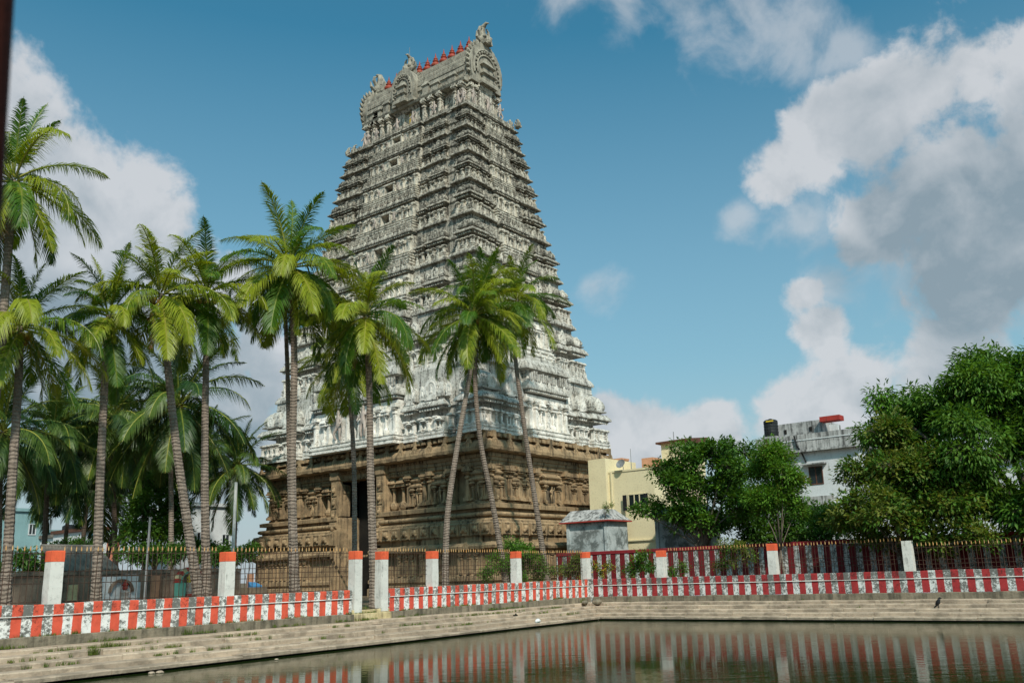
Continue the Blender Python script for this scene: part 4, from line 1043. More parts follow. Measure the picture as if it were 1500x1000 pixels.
for face in ('-x', '-y'):
    hu, hout = half(face, WXB, WYB)
    n = int(2*hu/1.45)
    for i in range(n+1):
        u = -hu-.3+(2*hu+.6)*i/n
        put_inst('arch', 'stone', face, u, hout+.86, 8.5, .62, .85, .3, tower, None)
        x, y, _ = face_pt(face, u, hout+.66, 0); s_ = .16; crest.box(x-s_, x+s_, y-s_, y+s_, 9.36, 9.72+rnd.uniform(0, .12))
    n = int(2*hu/.55)
    for i in range(n):
        u = -hu+(i+.5)*2*hu/n
        x, y, _ = face_pt(face, u, hout+.64, 0); s_ = rnd.uniform(.12, .2); crest.box(x-s_, x+s_, y-s_, y+s_, 9.42, 9.60+rnd.uniform(0, .12))
    dentils(smallr, face, -hu, hu, hout+.12, 8.36, .15, .30); dentils(smallr, face, -hu, hu, hout+.02, 7.76, .11, .24)
    dentils(smallr, face, -hu, hu, hout+.95, 1.76, .14, .34)
    # frieze of carved panels
    n = int(2*(hu+1)/.98)
    for i in range(n):
        u = -(hu+1)+(i+.5)*2*(hu+1)/n
        if face == '-x' and abs(u) < DW+.7: continue
        w = .42
        fp = T(); fblock(fp, face, u-w, u+w, hout+1.08, .2, [(0, 2.68), (0, 3.46), (-.05, 3.5)])
        x, y, _ = face_pt(face, u, hout+1.08, 3.05)
        tmp = MB(); tmp.sphere((0, -.02, .05), .22, 7); tmp.sphere((.17, -.03, -.12), .12, 6); tmp.sphere((-.18, -.03, -.1), .13, 6)
        tmp.tube([(-.33, 0, -.34), (-.33, 0, .36), (.33, 0, .36), (.33, 0, -.34)], [.035]*4, 4)
        fp.merge(tmp, Matrix.Translation((x, y, 3.05)) @ Matrix.Rotation(ROTS[face], 4, 'Z'))
        fp.put('frieze_panel', M['stone'])
    # bays of the pilaster storey
    bays = [(.41, .56, .12), (.60, .78, .32), (.83, 1.0, .28)] if face == '-x' else [(-.30, .30, .34), (.37, .50, .15), (.55, .70, .3), (.76, 1.0, .28)]
    for sgn in (-1, 1):
        for a, b_, pr in bays:
            if a < 0 and sgn < 0: continue
            u0, u1 = sorted((sgn*a*hu, sgn*b_*hu)) if a >= 0 else (a*hu, b_*hu)
            w = u1-u0; uc = (u0+u1)/2; out = hout-.42+pr
            bb = T(); fblock(bb, face, u0, u1, out, 1.2, [(.12, 4.87), (.12, 5.05), (.0, 5.1), (0, 7.3), (.06, 7.35), (.06, 7.5)])
            # niche roof ledge half way up
            fblock(bb, face, u0+w*.22, u1-w*.22, out+.3, .5, [(-.05, 6.42), (.1, 6.5), (.12, 6.6), (-.05, 6.72), (-.12, 6.74), (-.12, 6.88), (0, 6.94), (.03, 7.02), (-.12, 7.16), (-.22, 7.3)])
            bo = bb.put('wall_bay', M['stone'])
            ec = T(); fblock(ec, face, u0, u1, out+.1, 1.2, [(0, 7.5), (.1, 7.55), (.12, 7.8), (.2, 7.84), (.2, 8.05), (.3, 8.1), (.3, 8.34)]); ec.put('entablature', M['stone'], bo)
            lw = T(); fblock(lw, face, u0-.05, u1+.05, hout+.86+pr*.6, .9, [(.15, ZG-.2), (.15, -.6), (0, -.55), (0, -.3), (.12, -.2), (.12, -.02), (0, .06), (0, 1.5), (.2, 1.66), (.38, 1.74), (.42, 1.92), (.25, 2.12), (.0, 2.18), (-.15, 2.22), (-.15, 2.6)]); lw.put('lower_bay', M['stone'], bo)
            for q in (-.44, .44): put_inst('pil', 'stone', face, uc+q*w, out+.12, 5.1, .46, 2.42, .8, bo, None)
            for q in (-.20, .20): put_inst('pil', 'stone', face, uc+q*w, out+.14, 5.12, .30, 1.32, .6, bo, None)
            if w > 1.8: figure(face, uc, out+.2, 5.15, 1.25, bo, 0).data = FIG_STONE
            else: put_inst('pot', 'stone', face, uc, out+.1, 5.12, .5, 1.32, .5, bo, None)
            dn = T(); fblock(dn, face, uc-w*.15, uc+w*.15, out+.012, .1, [(0, 5.15), (0, 6.4)]); dn.put('niche_shade_panel', M['stone_dark'], bo)  # darker panel on the wall face paints the shade of a niche recess
            n2 = 4 if w > 2.2 else 3
            for q in range(n2): put_inst('pil', 'stone', face, u0+(q+.5)*w/n2, hout+.86+pr*.6, .08, .26, 1.5, .4, bo, None)
            put_inst('arch', 'stone', face, uc, hout+1.28+pr*.6, 1.72, .5, .45, .2, bo, None)
    # free pilasters in the recesses
    for u in ((2.6, 3.3, 4.3, -2.6, -3.3, -4.3) if face == '-x' else (2.35, -2.35, 3.68, -3.68, 5.1, -5.1)):
        put_inst('pot', 'stone', face, u, hout-.3, 5.0, .62, 2.5, .8, tower, None)
crest.put('cornice_crest', M['stone'], kind='stuff'); smallr.put('dentil_row', M['stone'], kind='stuff')
# doorway jambs with carved panels
for sgn in (-1, 1):
    jb = T(); u = sgn*(DW+.42)
    fblock(jb, '-x', u-.42, u+.42, WXB+.45, 2.4, [(.12, ZG-.2), (.12, .2), (.08, .4), (.08, 2.4), (.06, 2.5), (.06, 4.6), (0, 4.8), (0, 7.6), (.1, 7.75), (.1, 8.1), (.15, 8.36)])
    jo = jb.put('door_jamb', M['stone'])
    for q in range(7):
        z = .6+q*.98; pj = T(); fblock(pj, '-x', u-.28, u+.28, WXB+(.60 if z < 2.3 else .58 if z < 4.5 else .52), .2, [(0, z), (0, z+.8), (-.04, z+.84)])
        x, y, _ = face_pt('-x', u, WXB+(.62 if z < 2.3 else .60 if z < 4.5 else .54), z+.4); tmp = MB(); tmp.sphere((0, 0, 0), .19, 6); tmp.sphere((.05, -.02, .2), .11, 6)
        pj.merge(tmp, Matrix.Translation((x, y, z+.38))); pj.put('carved_panel', M['stone'], jo)

for k, o in OVER.items():
    if o.v: o.put('carved_row', M[k], kind='stuff')
print('COUNT', COUNT)

# =====================================================================
# coconut palms: a trunk and single fronds
# =====================================================================
def frond_mesh(elev, bend, L, seed, mat, gdroop, nl=104, dead=False):
    rr = random.Random(seed)
    n = 12; p = Vector((0, 0, 0)); pts = [p.copy()]; tans = []
    side_sw = rr.uniform(-.25, .25)
    for i in range(n):
        s = (i+.5)/n
        th = math.radians(elev)-math.radians(bend)*(s**1.25)
        yaw = side_sw*s*s
        d = Vector((math.cos(th)*math.cos(yaw), math.cos(th)*math.sin(yaw), math.sin(th)))
        tans.append(d); p = p+d*(L/n); pts.append(p.copy())
    tans.append(tans[-1])
    mb = MB()
    mb.tube(pts, [.045*(1-.85*i/n)+.006 for i in range(n+1)], 4, 1)
    def at(s):
        f = s*n; i = min(int(f), n-1); u = f-i
        return pts[i].lerp(pts[i+1], u), tans[i].lerp(tans[min(i+1, n)], u).normalized()
    up = Vector((0, 0, 1))
    for k in range(nl):
        s = .13+.86*(k+.5)/nl
        q, t = at(s)
        side = t.cross(up)
        if side.length < .2: side = Vector((0, 1, 0))
        side.normalize(); nrm = side.cross(t).normalized()
        prof = math.sin(math.pi*min(1, (s*.93+.10)))**.55
        for sg in (-1, 1):
            if rr.random() < (.04 if not dead else .35): continue
            ln = .92*prof*rr.uniform(.82, 1.1)*(L/4.4)
            fw = .45+.75*s
            d = (t*fw+side*sg*.85+nrm*rr.uniform(-.05, .45)+t*rr.uniform(-.18, .18)).normalized()
            g = gdroop*rr.uniform(.7, 1.3)
            m1 = q+d*ln*.5-up*ln*.5*g*.32; m2 = q+d*ln*.88-up*ln*g*.9
            d2 = (m2-m1).normalized()
            w = (t-d*t.dot(d)).normalized()*.021*(L/4.4)*rr.uniform(.7,1.3)
            w2 = w*.75
            base = len(mb.v)
            mb.v += [tuple(q-w*.6), tuple(q+w*.6), tuple(m1+w), tuple(m1-w), tuple(m2+d2*ln*.12)]
            mb.f += [(base, base+1, base+2, base+3), (base+3, base+2, base+4)]; mb.m += [0, 0]
    return mb.mesh('frond', [mat, M['rachis'] if not dead else mat])
M['rachis'] = leaf_mat('frond_rib', (0.16, 0.20, 0.03), (0.28, 0.27, 0.05), 0.15)
SPEC = [(84, 22, .25), (74, 42, .3), (62, 62, .4), (48, 80, .5), (34, 88, .6), (18, 84, .65), (2, 76, .7), (-18, 60, .6), (-40, 42, .45), (-60, 24, .3)]
FR = {}
for mk in ('frond', 'frond_dark'):
    FR[mk] = [[frond_mesh(e+(j-1)*4, b_*(.8, 1.0, 1.25)[j], 4.4, 100*i+j, M[mk], g*(.8, 1.1, 1.3)[j]) for j in range(3)] for i, (e, b_, g) in enumerate(SPEC)]
FR['dead'] = [[frond_mesh(-74, 12, 3.4, 900+j, M['frond_dead'], .3, 34, True) for j in range(2)]]
nut = MB(); nut.sphere((0, 0, 0), .14, 7, 0, 1.25); NUT = nut.mesh('coconut', M['coconut'], smooth=True)

def palm(pts, rad0, rad1, label, nf=26, size=1.0, mk='frond', dead=1, nuts=5, seed=0, trunk='palm_trunk', low=1.0):
    rr = random.Random(seed)
    base = pts[0]; top = pts[-1]
    o = thing('coconut_palm', base, label, 'palm tree', 'coconut palms behind the left wall')
    # smooth trunk through the measured points
    P = [Vector(p) for p in pts]; fine = []
    for i in range(len(P)-1):
        p0 = P[max(i-1, 0)]; p1 = P[i]; p2 = P[i+1]; p3 = P[min(i+2, len(P)-1)]
        for k in range(8):
            u = k/8; fine.append(.5*((2*p1)+(-p0+p2)*u+(2*p0-5*p1+4*p2-p3)*u*u+(-p0+3*p1-3*p2+p3)*u**3))
    fine.append(P[-1])
    rad0 *= .9; rad1 *= .9
    t = MB(); n = len(fine)
    # dense rings: every leaf scar a small step
    total = sum((fine[i+1]-fine[i]).length for i in range(n-1)); steps_ = max(20, int(total/.16)); ring = []; rads = []
    acc = [0]
    for i in range(n-1): acc.append(acc[-1]+(fine[i+1]-fine[i]).length)
    for k in range(steps_+1):
        d = total*k/steps_; i = 0
        while i < n-2 and acc[i+1] < d: i += 1
        u = (d-acc[i])/max(1e-6, acc[i+1]-acc[i]); ring.append(fine[i].lerp(fine[i+1], u))
        f = k/steps_
        r_ = rad0*(1+.55*math.exp(-f*14))*(1-f)+rad1*f
        rads.append(r_*(1.035 if k % 2 else .97)*rr.uniform(.985, 1.02))
    t.tube(ring, rads, 8); part('trunk', t, M[trunk], o, smooth=False)
    dirv = (ring[-1]-ring[-4]).normalized()
    hub = top-base
    phase = rr.uniform(0, 6.28)
    nf = max(12, int(nf*1.22)); size *= .84 if mk == 'frond' else .95
    for k in range(nf):
        f = (k+.5)/nf
        e = 86-(86+64*low)*f**1.05+rr.uniform(-7, 7)
        i = min(range(len(SPEC)), key=lambda j: abs(SPEC[j][0]-e))
        me = FR[mk][i][rr.randrange(3)]
        a = phase+k*2.39996+rr.uniform(-.25, .25)
        c = link('frond', me, o, (hub.x+.1*math.cos(a), hub.y+.1*math.sin(a), hub.z+.25-.5*f))
        c.rotation_euler = (rr.uniform(-.12, .12), rr.uniform(-.08, .08), a)
        s_ = size*rr.uniform(.78, 1.1)*(.80+.8*f if f < .25 else 1.0); c.scale = (s_, s_, s_)
    for k in range(dead):
        a = rr.uniform(0, 6.28)
        c = link('dead_frond', FR['dead'][0][k % 2], o, (hub.x+.15*math.cos(a), hub.y+.15*math.sin(a), hub.z-.3)); c.rotation_euler = (rr.uniform(-.1, .1), 0, a); c.scale = (size*.8,)*3
        c['label'] = 'withered brown frond hanging down'
    for k in range(nuts):
        a = k*1.3+phase; c = link('coconut', NUT, o, (hub.x+.33*math.cos(a), hub.y+.33*math.sin(a), hub.z-.35-.12*(k % 3)))
    return o

def ptsY(Y, pxs, base_z=ZG-.1):
    """trunk through photo points in the plane y = Y, set down on the ground"""
    p = [on_y(x, y, Y) for x, y in pxs]
    d = p[0]-p[1]
    if p[0].z > base_z: k = (base_z-p[0].z)/d.z if d.z < -.2 else 0; p[0] = p[0]+d*k
    p[0].z = base_z
    return p
PALMS = [
 (33.0, [(-22, 700), (-2, 540), (8, 420), (20, 265)], .20, .14, 'tallest palm at the left edge, crown against the cloud with a brown dead frond', dict(nf=24, size=1.0, dead=2, nuts=4)),
 (33.6, [(8, 875), (18, 700), (27, 560), (30, 478)], .20, .13, 'leftmost full palm trunk, leaning beside the first orange-capped post', dict(nf=26, size=.95, dead=0)),
 (34.2, [(141, 875), (147, 700), (155, 530), (160, 462)], .21, .13, 'straight palm just right of the leftmost post, small dark crown', dict(nf=24, size=.86, dead=0)),
 (33.6, [(291, 872), (262, 680), (246, 540), (236, 430)], .23, .14, 'palm with a curved bare trunk, crown of yellowish fronds spreading left', dict(nf=22, size=1.0, dead=1, low=.75)),
 (34.6, [(303, 872), (300, 700), (302, 520), (303, 430)], .22, .13, 'upright palm standing right beside the curved trunk', dict(nf=22, size=1.0, dead=0, low=.9)),
 (33.2, [(432, 870), (428, 700), (431, 520), (424, 392)], .235, .15, 'biggest palm, bright yellow-green crown over the left edge of the tower', dict(nf=30, size=1.16, dead=2)),
 (35.6, [(428, 860), (424, 680), (421, 540), (416, 420)], .16, .11, 'thin palm trunk hidden just behind the biggest palm', dict(nf=12, size=.8, dead=0, nuts=0, mk='frond_dark')),
 (31.55, [(549, 885), (543, 700), (541, 570), (536, 462)], .235, .15, 'palm growing in the gateway gap between the two white gate posts', dict(nf=26, size=1.1, dead=2)),
 (38.5, [(519, 840), (519, 700), (514, 600), (508, 522)], .18, .13, 'low-crowned palm before the doorway, shorter than its neighbours', dict(nf=22, size=1.0, dead=0)),
 (34.6, [(653, 860), (655, 760), (672, 640), (690, 535), (694, 462)], .20, .14, 'palm with a trunk bowed to the left, dense crown before the white tiers', dict(nf=30, size=1.22, dead=0)),
 (35.2, [(741, 850), (722, 740), (703, 640), (696, 540), (704, 440)], .20, .13, 'palm whose trunk leans to the right of the bowed trunk, sharing its crown', dict(nf=16, size=1.08, dead=0, nuts=0)),
 (36.2, [(801, 845), (782, 720), (766, 610), (754, 510), (758, 440)], .21, .14, 'palm leaning over the right face of the tower, rightmost of all', dict(nf=24, size=1.2, dead=0)),
 # palms further back
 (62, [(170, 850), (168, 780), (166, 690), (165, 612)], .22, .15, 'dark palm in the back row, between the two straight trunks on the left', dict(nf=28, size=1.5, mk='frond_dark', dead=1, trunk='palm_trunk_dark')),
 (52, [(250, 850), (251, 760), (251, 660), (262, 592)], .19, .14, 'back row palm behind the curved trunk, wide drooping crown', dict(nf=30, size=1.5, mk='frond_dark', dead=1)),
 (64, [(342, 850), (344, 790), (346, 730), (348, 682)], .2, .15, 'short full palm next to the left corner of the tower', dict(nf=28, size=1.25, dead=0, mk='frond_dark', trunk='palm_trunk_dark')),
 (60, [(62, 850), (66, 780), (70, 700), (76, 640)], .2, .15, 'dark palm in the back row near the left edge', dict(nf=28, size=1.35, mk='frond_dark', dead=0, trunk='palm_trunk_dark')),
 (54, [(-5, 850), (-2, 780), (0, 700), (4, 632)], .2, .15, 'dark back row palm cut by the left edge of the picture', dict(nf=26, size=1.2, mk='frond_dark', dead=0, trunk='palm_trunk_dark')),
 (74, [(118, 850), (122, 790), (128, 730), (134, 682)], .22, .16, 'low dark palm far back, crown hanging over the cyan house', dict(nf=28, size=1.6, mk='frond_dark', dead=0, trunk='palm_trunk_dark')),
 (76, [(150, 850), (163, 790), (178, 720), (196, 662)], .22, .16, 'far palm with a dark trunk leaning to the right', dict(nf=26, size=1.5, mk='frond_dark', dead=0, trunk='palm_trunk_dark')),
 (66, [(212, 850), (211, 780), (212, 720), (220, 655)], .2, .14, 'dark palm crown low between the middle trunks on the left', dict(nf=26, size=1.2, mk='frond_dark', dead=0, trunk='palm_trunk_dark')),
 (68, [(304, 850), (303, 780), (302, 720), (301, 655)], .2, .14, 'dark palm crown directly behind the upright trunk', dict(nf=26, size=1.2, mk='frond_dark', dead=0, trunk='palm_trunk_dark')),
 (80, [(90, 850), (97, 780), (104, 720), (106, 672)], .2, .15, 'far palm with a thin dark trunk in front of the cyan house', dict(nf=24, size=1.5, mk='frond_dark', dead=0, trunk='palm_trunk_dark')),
]
for k, (Y, px, ra, rb_, lb, kw) in enumerate(PALMS): palm(ptsY(Y, px), ra, rb_, lb, seed=40+k, **kw)

# =====================================================================
# broad-leaved trees and shrubs
# =====================================================================
def leaves_mesh(name, clusters, mats, size, per, seed, droop=.35, narrow=.42, spread=1.0):
    """clusters: (centre, radius, outward direction, material index); every leaf two folded triangles"""
    rg = np.random.default_rng(seed)
    V = []; MI = []
    for c, r, outd, mi in clusters:
        n = max(3, int(per*rg.uniform(.7, 1.3)))
        off = rg.normal(size=(n, 3)); off /= np.linalg.norm(off, axis=1)[:, None]; off *= (rg.random((n, 1))**.5)*r*spread
        base = np.array(c)+off
        d = off/r*.8+np.array(outd)*.7+rg.normal(size=(n, 3))*.45; d[:, 2] -= droop; d /= np.linalg.norm(d, axis=1)[:, None]
        upv = np.array([0, 0, 1.0])+rg.normal(size=(n, 3))*.35
        sd = np.cross(d, upv); sd /= np.linalg.norm(sd, axis=1)[:, None]+1e-6
        nr = np.cross(sd, d)
        L = size*rg.uniform(.65, 1.25, (n, 1)); w = L*narrow*.5
        a = base; tip = base+d*L-nr*L*.14; ml = base+d*L*.45+sd*w+nr*L*.05; mr = base+d*L*.45-sd*w+nr*L*.05
        V.append(np.stack([a, ml, tip, mr], 1).reshape(-1, 3)); MI += [mi]*n
    V = np.concatenate(V); nL = len(V)//4
    me = bpy.data.meshes.new(name)
    me.vertices.add(nL*4); me.vertices.foreach_set('co', V.astype(np.float32).ravel())
    tri = np.array([0, 1, 2, 0, 2, 3])[None, :]+4*np.arange(nL)[:, None]
    me.loops.add(nL*6); me.loops.foreach_set('vertex_index', tri.astype(np.int32).ravel())
    me.polygons.add(nL*2); me.polygons.foreach_set('loop_start', np.arange(0, nL*6, 3, dtype=np.int32))
    for m_ in mats: me.materials.append(m_)
    me.polygons.foreach_set('material_index', np.repeat(np.array(MI, dtype=np.int32), 2))
    me.update(calc_edges=True); me.validate(); return me
def broadleaf(name, base, lobes, label, category, mats, size, per, dens, seed, trunk_r=.2, group=None, droop=.35, narrow=.42, bare=False, surf=.55, multi=1, frac2=.25, crad=.5):
    """lobes: (centre, radius). Limbs run from the trunk into every lobe, twigs to the leaf clusters."""
    rr = random.Random(seed); base = Vector(base)
    o = thing(name, base, label, category, group)
    cs = []; tw = MB(); stem = MB()
    cen = sum((l[0] for l in lobes), Vector())/len(lobes)
    fork = base.lerp(Vector((cen.x, cen.y, base.z)), .25)+Vector((0, 0, max(.25, (cen.z-base.z)*.38)))
    for q in range(multi):
        b0 = base+Vector((rr.uniform(-.15, .15)*(multi > 1), rr.uniform(-.4, .4)*(multi > 1), -.1))
        stem.tube([b0, b0.lerp(fork, .5)+Vector((rr.uniform(-.1, .1), rr.uniform(-.1, .1), 0)), fork], [trunk_r*1.25/multi**.5, trunk_r/multi**.5, trunk_r*.8/multi**.5], 8)
    for lc, lr in lobes:
        mid = fork.lerp(lc, .5)+Vector((rr.uniform(-.15, .15), rr.uniform(-.15, .15), rr.uniform(.0, .25)))*lr
        rad = trunk_r*.42
        stem.tube([fork, mid, lc], [rad, rad*.6, rad*.22], 6)
        subs = []
        for q in range(9 if lr > .9 else 5):
            v = Vector((rr.gauss(0, 1), rr.gauss(0, 1), rr.gauss(.15, .9))).normalized(); subs.append((lc+v*lr*.54*rr.uniform(.75, 1.1), lr*rr.uniform(.34, .52)))
        n = int(dens*1.5*lr*lr)
        for k in range(n):
            v = Vector((rr.gauss(0, 1), rr.gauss(0, 1), rr.gauss(.12, 1))).normalized()
            sc_, sr_ = subs[k % len(subs)]
            if v.z < -.15 and rr.random() < .75: v.z = -v.z
            rad_ = sr_*(1-surf*.6*rr.random()**1.6)
            c = sc_+Vector((v.x*rad_*1.15, v.y*rad_*1.15, v.z*rad_*.6))
            cs.append((tuple(c), crad*rr.uniform(.7, 1.2), tuple(v), 1 if rr.random() < frac2 else 0))
            if k % 3 == 0:
                s0 = lc.lerp(c, .15); tw.tube([s0, s0.lerp(c, .55)+Vector((0, 0, .1*lr)), c], [.028, .018, .006], 3, cap=False)
    part('trunk', stem, M['bark'], o, smooth=True); 
    if tw.v: part('twigs', tw, M['bark'], o, kind='stuff')
    me = leaves_mesh('crown', [((c[0]-base.x, c[1]-base.y, c[2]-base.z), r, d, mi) for c, r, d, mi in cs], mats, size, per, seed, droop, narrow)
    c = link('crown', me, o); c['kind'] = 'stuff'
    return o
def lobesX(X, items, jit=1.0, seed=1):
    rr = random.Random(seed); out = []
    for x, y, r in items:
        p = on_x(x, y, X+rr.uniform(-1, 1)*jit); D = math.hypot(p.x, p.y); out.append((p, r/FPX*D))
    return out
def lobesY(Y, items, jit=.6, seed=1):
    rr = random.Random(seed); out = []
    for x, y, r in items:
        p = on_y(x, y, Y+rr.uniform(-1, 1)*jit); D = math.hypot(p.x, p.y); out.append((p, r/FPX*D))
    return out
LM = M
def g_at(p): return (p.x, p.y, ZG)
# the big tree at the right edge
broadleaf('broadleaf_tree', g_at(on_x(1560, 850, 51)), lobesX(49.6, [(1450, 575, 62), (1385, 600, 56), (1500, 590, 70), (1330, 610, 40), (1300, 650, 42), (1345, 650, 50), (1420, 650, 55), (1480, 640, 40), (1440, 545, 40), (1500, 545, 45), (1560, 600, 90), (1600, 700, 80), (1290, 590, 22), (1400, 720, 60), (1470, 745, 50), (1340, 720, 60), (1545, 760, 60)], 2.2, 5),
          'huge dark green tree filling the right edge, boughs reaching over the striped wall', 'tree', [LM['leaf_mango'], LM['leaf_bright'], LM['leaf_yellow']], .34, 24, 26, 11, .5, droop=.6, narrow=.34, frac2=.12, crad=.62)
broadleaf('broadleaf_tree', g_at(on_x(1325, 850, 47.6)), lobesX(47.2, [(1300, 640, 42), (1275, 695, 42), (1320, 700, 55), (1248, 745, 32), (1300, 750, 52), (1370, 740, 58), (1350, 690, 40), (1270, 775, 32), (1340, 780, 34), (1410, 765, 40), (1440, 785, 26), (1390, 690, 40), (1290, 790, 24), (1380, 795, 22), (1230, 765, 22)], 1.2, 6),
          'olive-leaved tree before the huge dark tree, low boughs covering a white post', 'tree', [LM['leaf_olive'], LM['leaf_mango'], LM['leaf_yellow']], .25, 20, 34, 12, .22, droop=.2, narrow=.5, frac2=.4, crad=.5)
broadleaf('broadleaf_tree', g_at(on_x(1036, 845, 51)), lobesX(51.5, [(1012, 672, 34), (975, 695, 28), (1045, 672, 30), (1000, 720, 40), (1050, 715, 40), (960, 742, 18), (940, 748, 12), (1030, 765, 42), (1075, 690, 28), (1085, 740, 34), (990, 765, 26), (1066, 656, 14)], 1.0, 7),
          'dense deep green tree between the yellow house and the slender tree', 'tree', [LM['leaf_dark'], LM['leaf_bright']], .26, 16, 42, 13, .2, droop=.15, narrow=.55, frac2=.25, crad=.45)
broadleaf('slender_tree', g_at(on_x(1147, 850, 47.6)), lobesX(48.0, [(1132, 668, 26), (1118, 690, 24), (1146, 690, 28), (1160, 715, 22), (1110, 725, 22), (1138, 725, 28), (1168, 745, 16), (1120, 752, 18)], .7, 8),
          'slender pale-stemmed tree with feathery bright green leaves behind an orange-capped post', 'tree', [LM['leaf_bright'], LM['leaf_olive']], .23, 24, 60, 14, .09, droop=.1, narrow=.32, frac2=.12, crad=.45, multi=3)
broadleaf('broadleaf_tree', g_at(on_x(1110, 840, 55)), lobesX(55, [(1092, 668, 22), (1080, 690, 30), (1110, 760, 36), (1160, 765, 36), (1200, 770, 34), (1185, 755, 20), (1080, 770, 30), (1215, 755, 18), (1140, 740, 26), (1140, 785, 34), (1105, 790, 28), (1190, 795, 30), (1225, 780, 28)], 1.0, 9),
          'dark tree behind the slender tree, thin twigs rising at its top', 'tree', [LM['leaf_dark'], LM['leaf_mango']], .26, 14, 34, 15, .2, droop=.2, narrow=.5, frac2=.2, crad=.5)
broadleaf('broadleaf_tree', g_at(on_y(225, 850, 56)), lobesY(56, [(226, 715, 26), (208, 745, 26), (244, 745, 26), (222, 775, 34), (255, 775, 24), (195, 785, 20), (238, 700, 18), (265, 745, 18)], 1.0, 10),
          'leafy round tree among the palm trunks on the left', 'tree', [LM['leaf_dark'], LM['leaf_mango']], .28, 14, 34, 16, .18, droop=.2, narrow=.5, frac2=.3, crad=.5)
for k, (x, Y, it, lb) in enumerate([
    (200, 50, [(190, 815, 16), (215, 812, 18), (235, 816, 14)], 'dark shrub behind the fence right of the corrugated shed'),
    (265, 50, [(250, 815, 16), (272, 812, 18), (292, 816, 16)], 'dark shrub behind the two bare trunks on the left'),
    (325, 52, [(312, 818, 14), (330, 815, 16), (348, 820, 14)], 'dark shrub left of the tower foot'),
    (20, 48, [(10, 840, 20), (30, 825, 22), (50, 845, 18)], 'dark shrub behind the fence at the left edge'),
    (120, 54, [(85, 812, 18), (110, 806, 18), (135, 812, 16)], 'dark shrub filling the gap behind the corrugated shed'),
    (300, 56, [(285, 806, 16), (305, 802, 16), (322, 806, 14)], 'dark shrub below the windows of the white far house'),
    (362, 53, [(352, 812, 14), (366, 815, 12), (372, 805, 12)], 'dark shrub squeezed between the white pole and the tower foot')]):
    broadleaf('shrub', g_at(on_y(x, 850, Y)), lobesY(Y, it, .5, 20+k), lb, 'shrub', [LM['leaf_dark'], LM['leaf_mango']], .22, 14, 60, 30+k, .05, 'dark shrubs behind the left fence', multi=3, crad=.35)
for k, (x, Y, it, lb, mk) in enumerate([
    (752, 35.4, [(755, 805, 24), (735, 822, 22), (775, 822, 22), (718, 840, 14), (790, 838, 16), (752, 838, 26), (748, 795, 10)], 'bright green bush against the tower base, left of a white post', ('leaf_bright', 'leaf_mango')),
    (820, 34.2, [(812, 838, 10), (828, 834, 12), (842, 828, 13)], 'low olive shrub by the foot of the rightmost palm', ('leaf_olive', 'leaf_bright')),
    (838, 33.4, [(835, 830, 12), (848, 822, 12), (845, 840, 10)], 'leafy shrub beside the short corner post', ('leaf_olive', 'leaf_mango'))]):
    broadleaf('bush', g_at(on_y(x, 855, Y)), lobesY(Y, it, .3, 50+k), lb, 'bush', [LM[mk[0]], LM[mk[1]]], .15, 14, 110, 60+k, .05, multi=3, crad=.28, narrow=.45)
for k, (x, X, it, lb, mk) in enumerate([
    (940, 47.3, [(938, 825, 14), (925, 835, 12), (950, 832, 12), (942, 812, 9)], 'dark leafy shrub in front of the striped back wall, left of a capped post', ('leaf_dark', 'leaf_bright')),
    (886, 47.0, [(880, 838, 7), (890, 832, 8), (872, 830, 6)], 'thin pale weed before the back wall near the tank corner', ('leaf_olive', 'leaf_yellow')),
    (992, 47.0, [(985, 838, 10), (998, 832, 9)], 'small green shrub right of the capped post', ('leaf_bright', 'leaf_dark')),
    (1075, 46.3, [(1060, 800, 12), (1082, 798, 14), (1095, 815, 11), (1070, 822, 12), (1055, 830, 10)], 'pale creeper climbing the iron fence under the dense tree', ('leaf_olive', 'leaf_bright'))]):
    broadleaf('shrub', g_at(on_x(x, 850, X)), lobesX(X, it, .25, 70+k), lb, 'shrub', [LM[mk[0]], LM[mk[1]]], .16, 13, 110, 80+k, .04, multi=3, crad=.28)

# weeds and grass tufts in the joints of the steps and along the plinth
gr = MB(); r3 = random.Random(5)
def tuft(p, n, h):
    for _ in range(n):
        a = r3.uniform(0, 6.28); q = Vector(p)+Vector((r3.gauss(0, .05), r3.gauss(0, .03), 0)); d = Vector((math.cos(a), math.sin(a), 0))*r3.uniform(.1, .6)*h
        w = Vector((-math.sin(a), math.cos(a), 0))*.012
        i = len(gr.v); t_ = q+d+Vector((0, 0, h*r3.uniform(.6, 1.1)))
        gr.v += [tuple(q-w), tuple(q+w), tuple(t_)]; gr.f.append((i, i+1, i+2)); gr.m.append(0)
for _ in range(1100):
    x = r3.uniform(6, 42); k = r3.choice((1, 1, 1, 2, 2, 3, 4))
    if mnoise.noise(Vector((x*.5, k*2.2, 3))) < .0: continue
    tuft((x, edge_y(x, k-1)-.03 if k > 1 else YL-.18, course_z(k)+.01), r3.randint(5, 14), r3.uniform(.06, .17))
for _ in range(420):
    x = r3.uniform(6, 44); 
    if mnoise.noise(Vector((x*.6, 7.2, 3))) < .0: continue
    tuft((x, YL-.08, ZB), r3.randint(4, 12), r3.uniform(.05, .14))
for _ in range(140):
    y = r3.uniform(2, 30); k = r3.choice((1, 1, 2, 3))
    if mnoise.noise(Vector((y*.5, k*2.2, 9))) < .1: continue
    tuft((edge_x(y, k-1)-.03 if k > 1 else XR-.18, y, course_z(k)+.01), r3.randint(4, 9), r3.uniform(.05, .12))
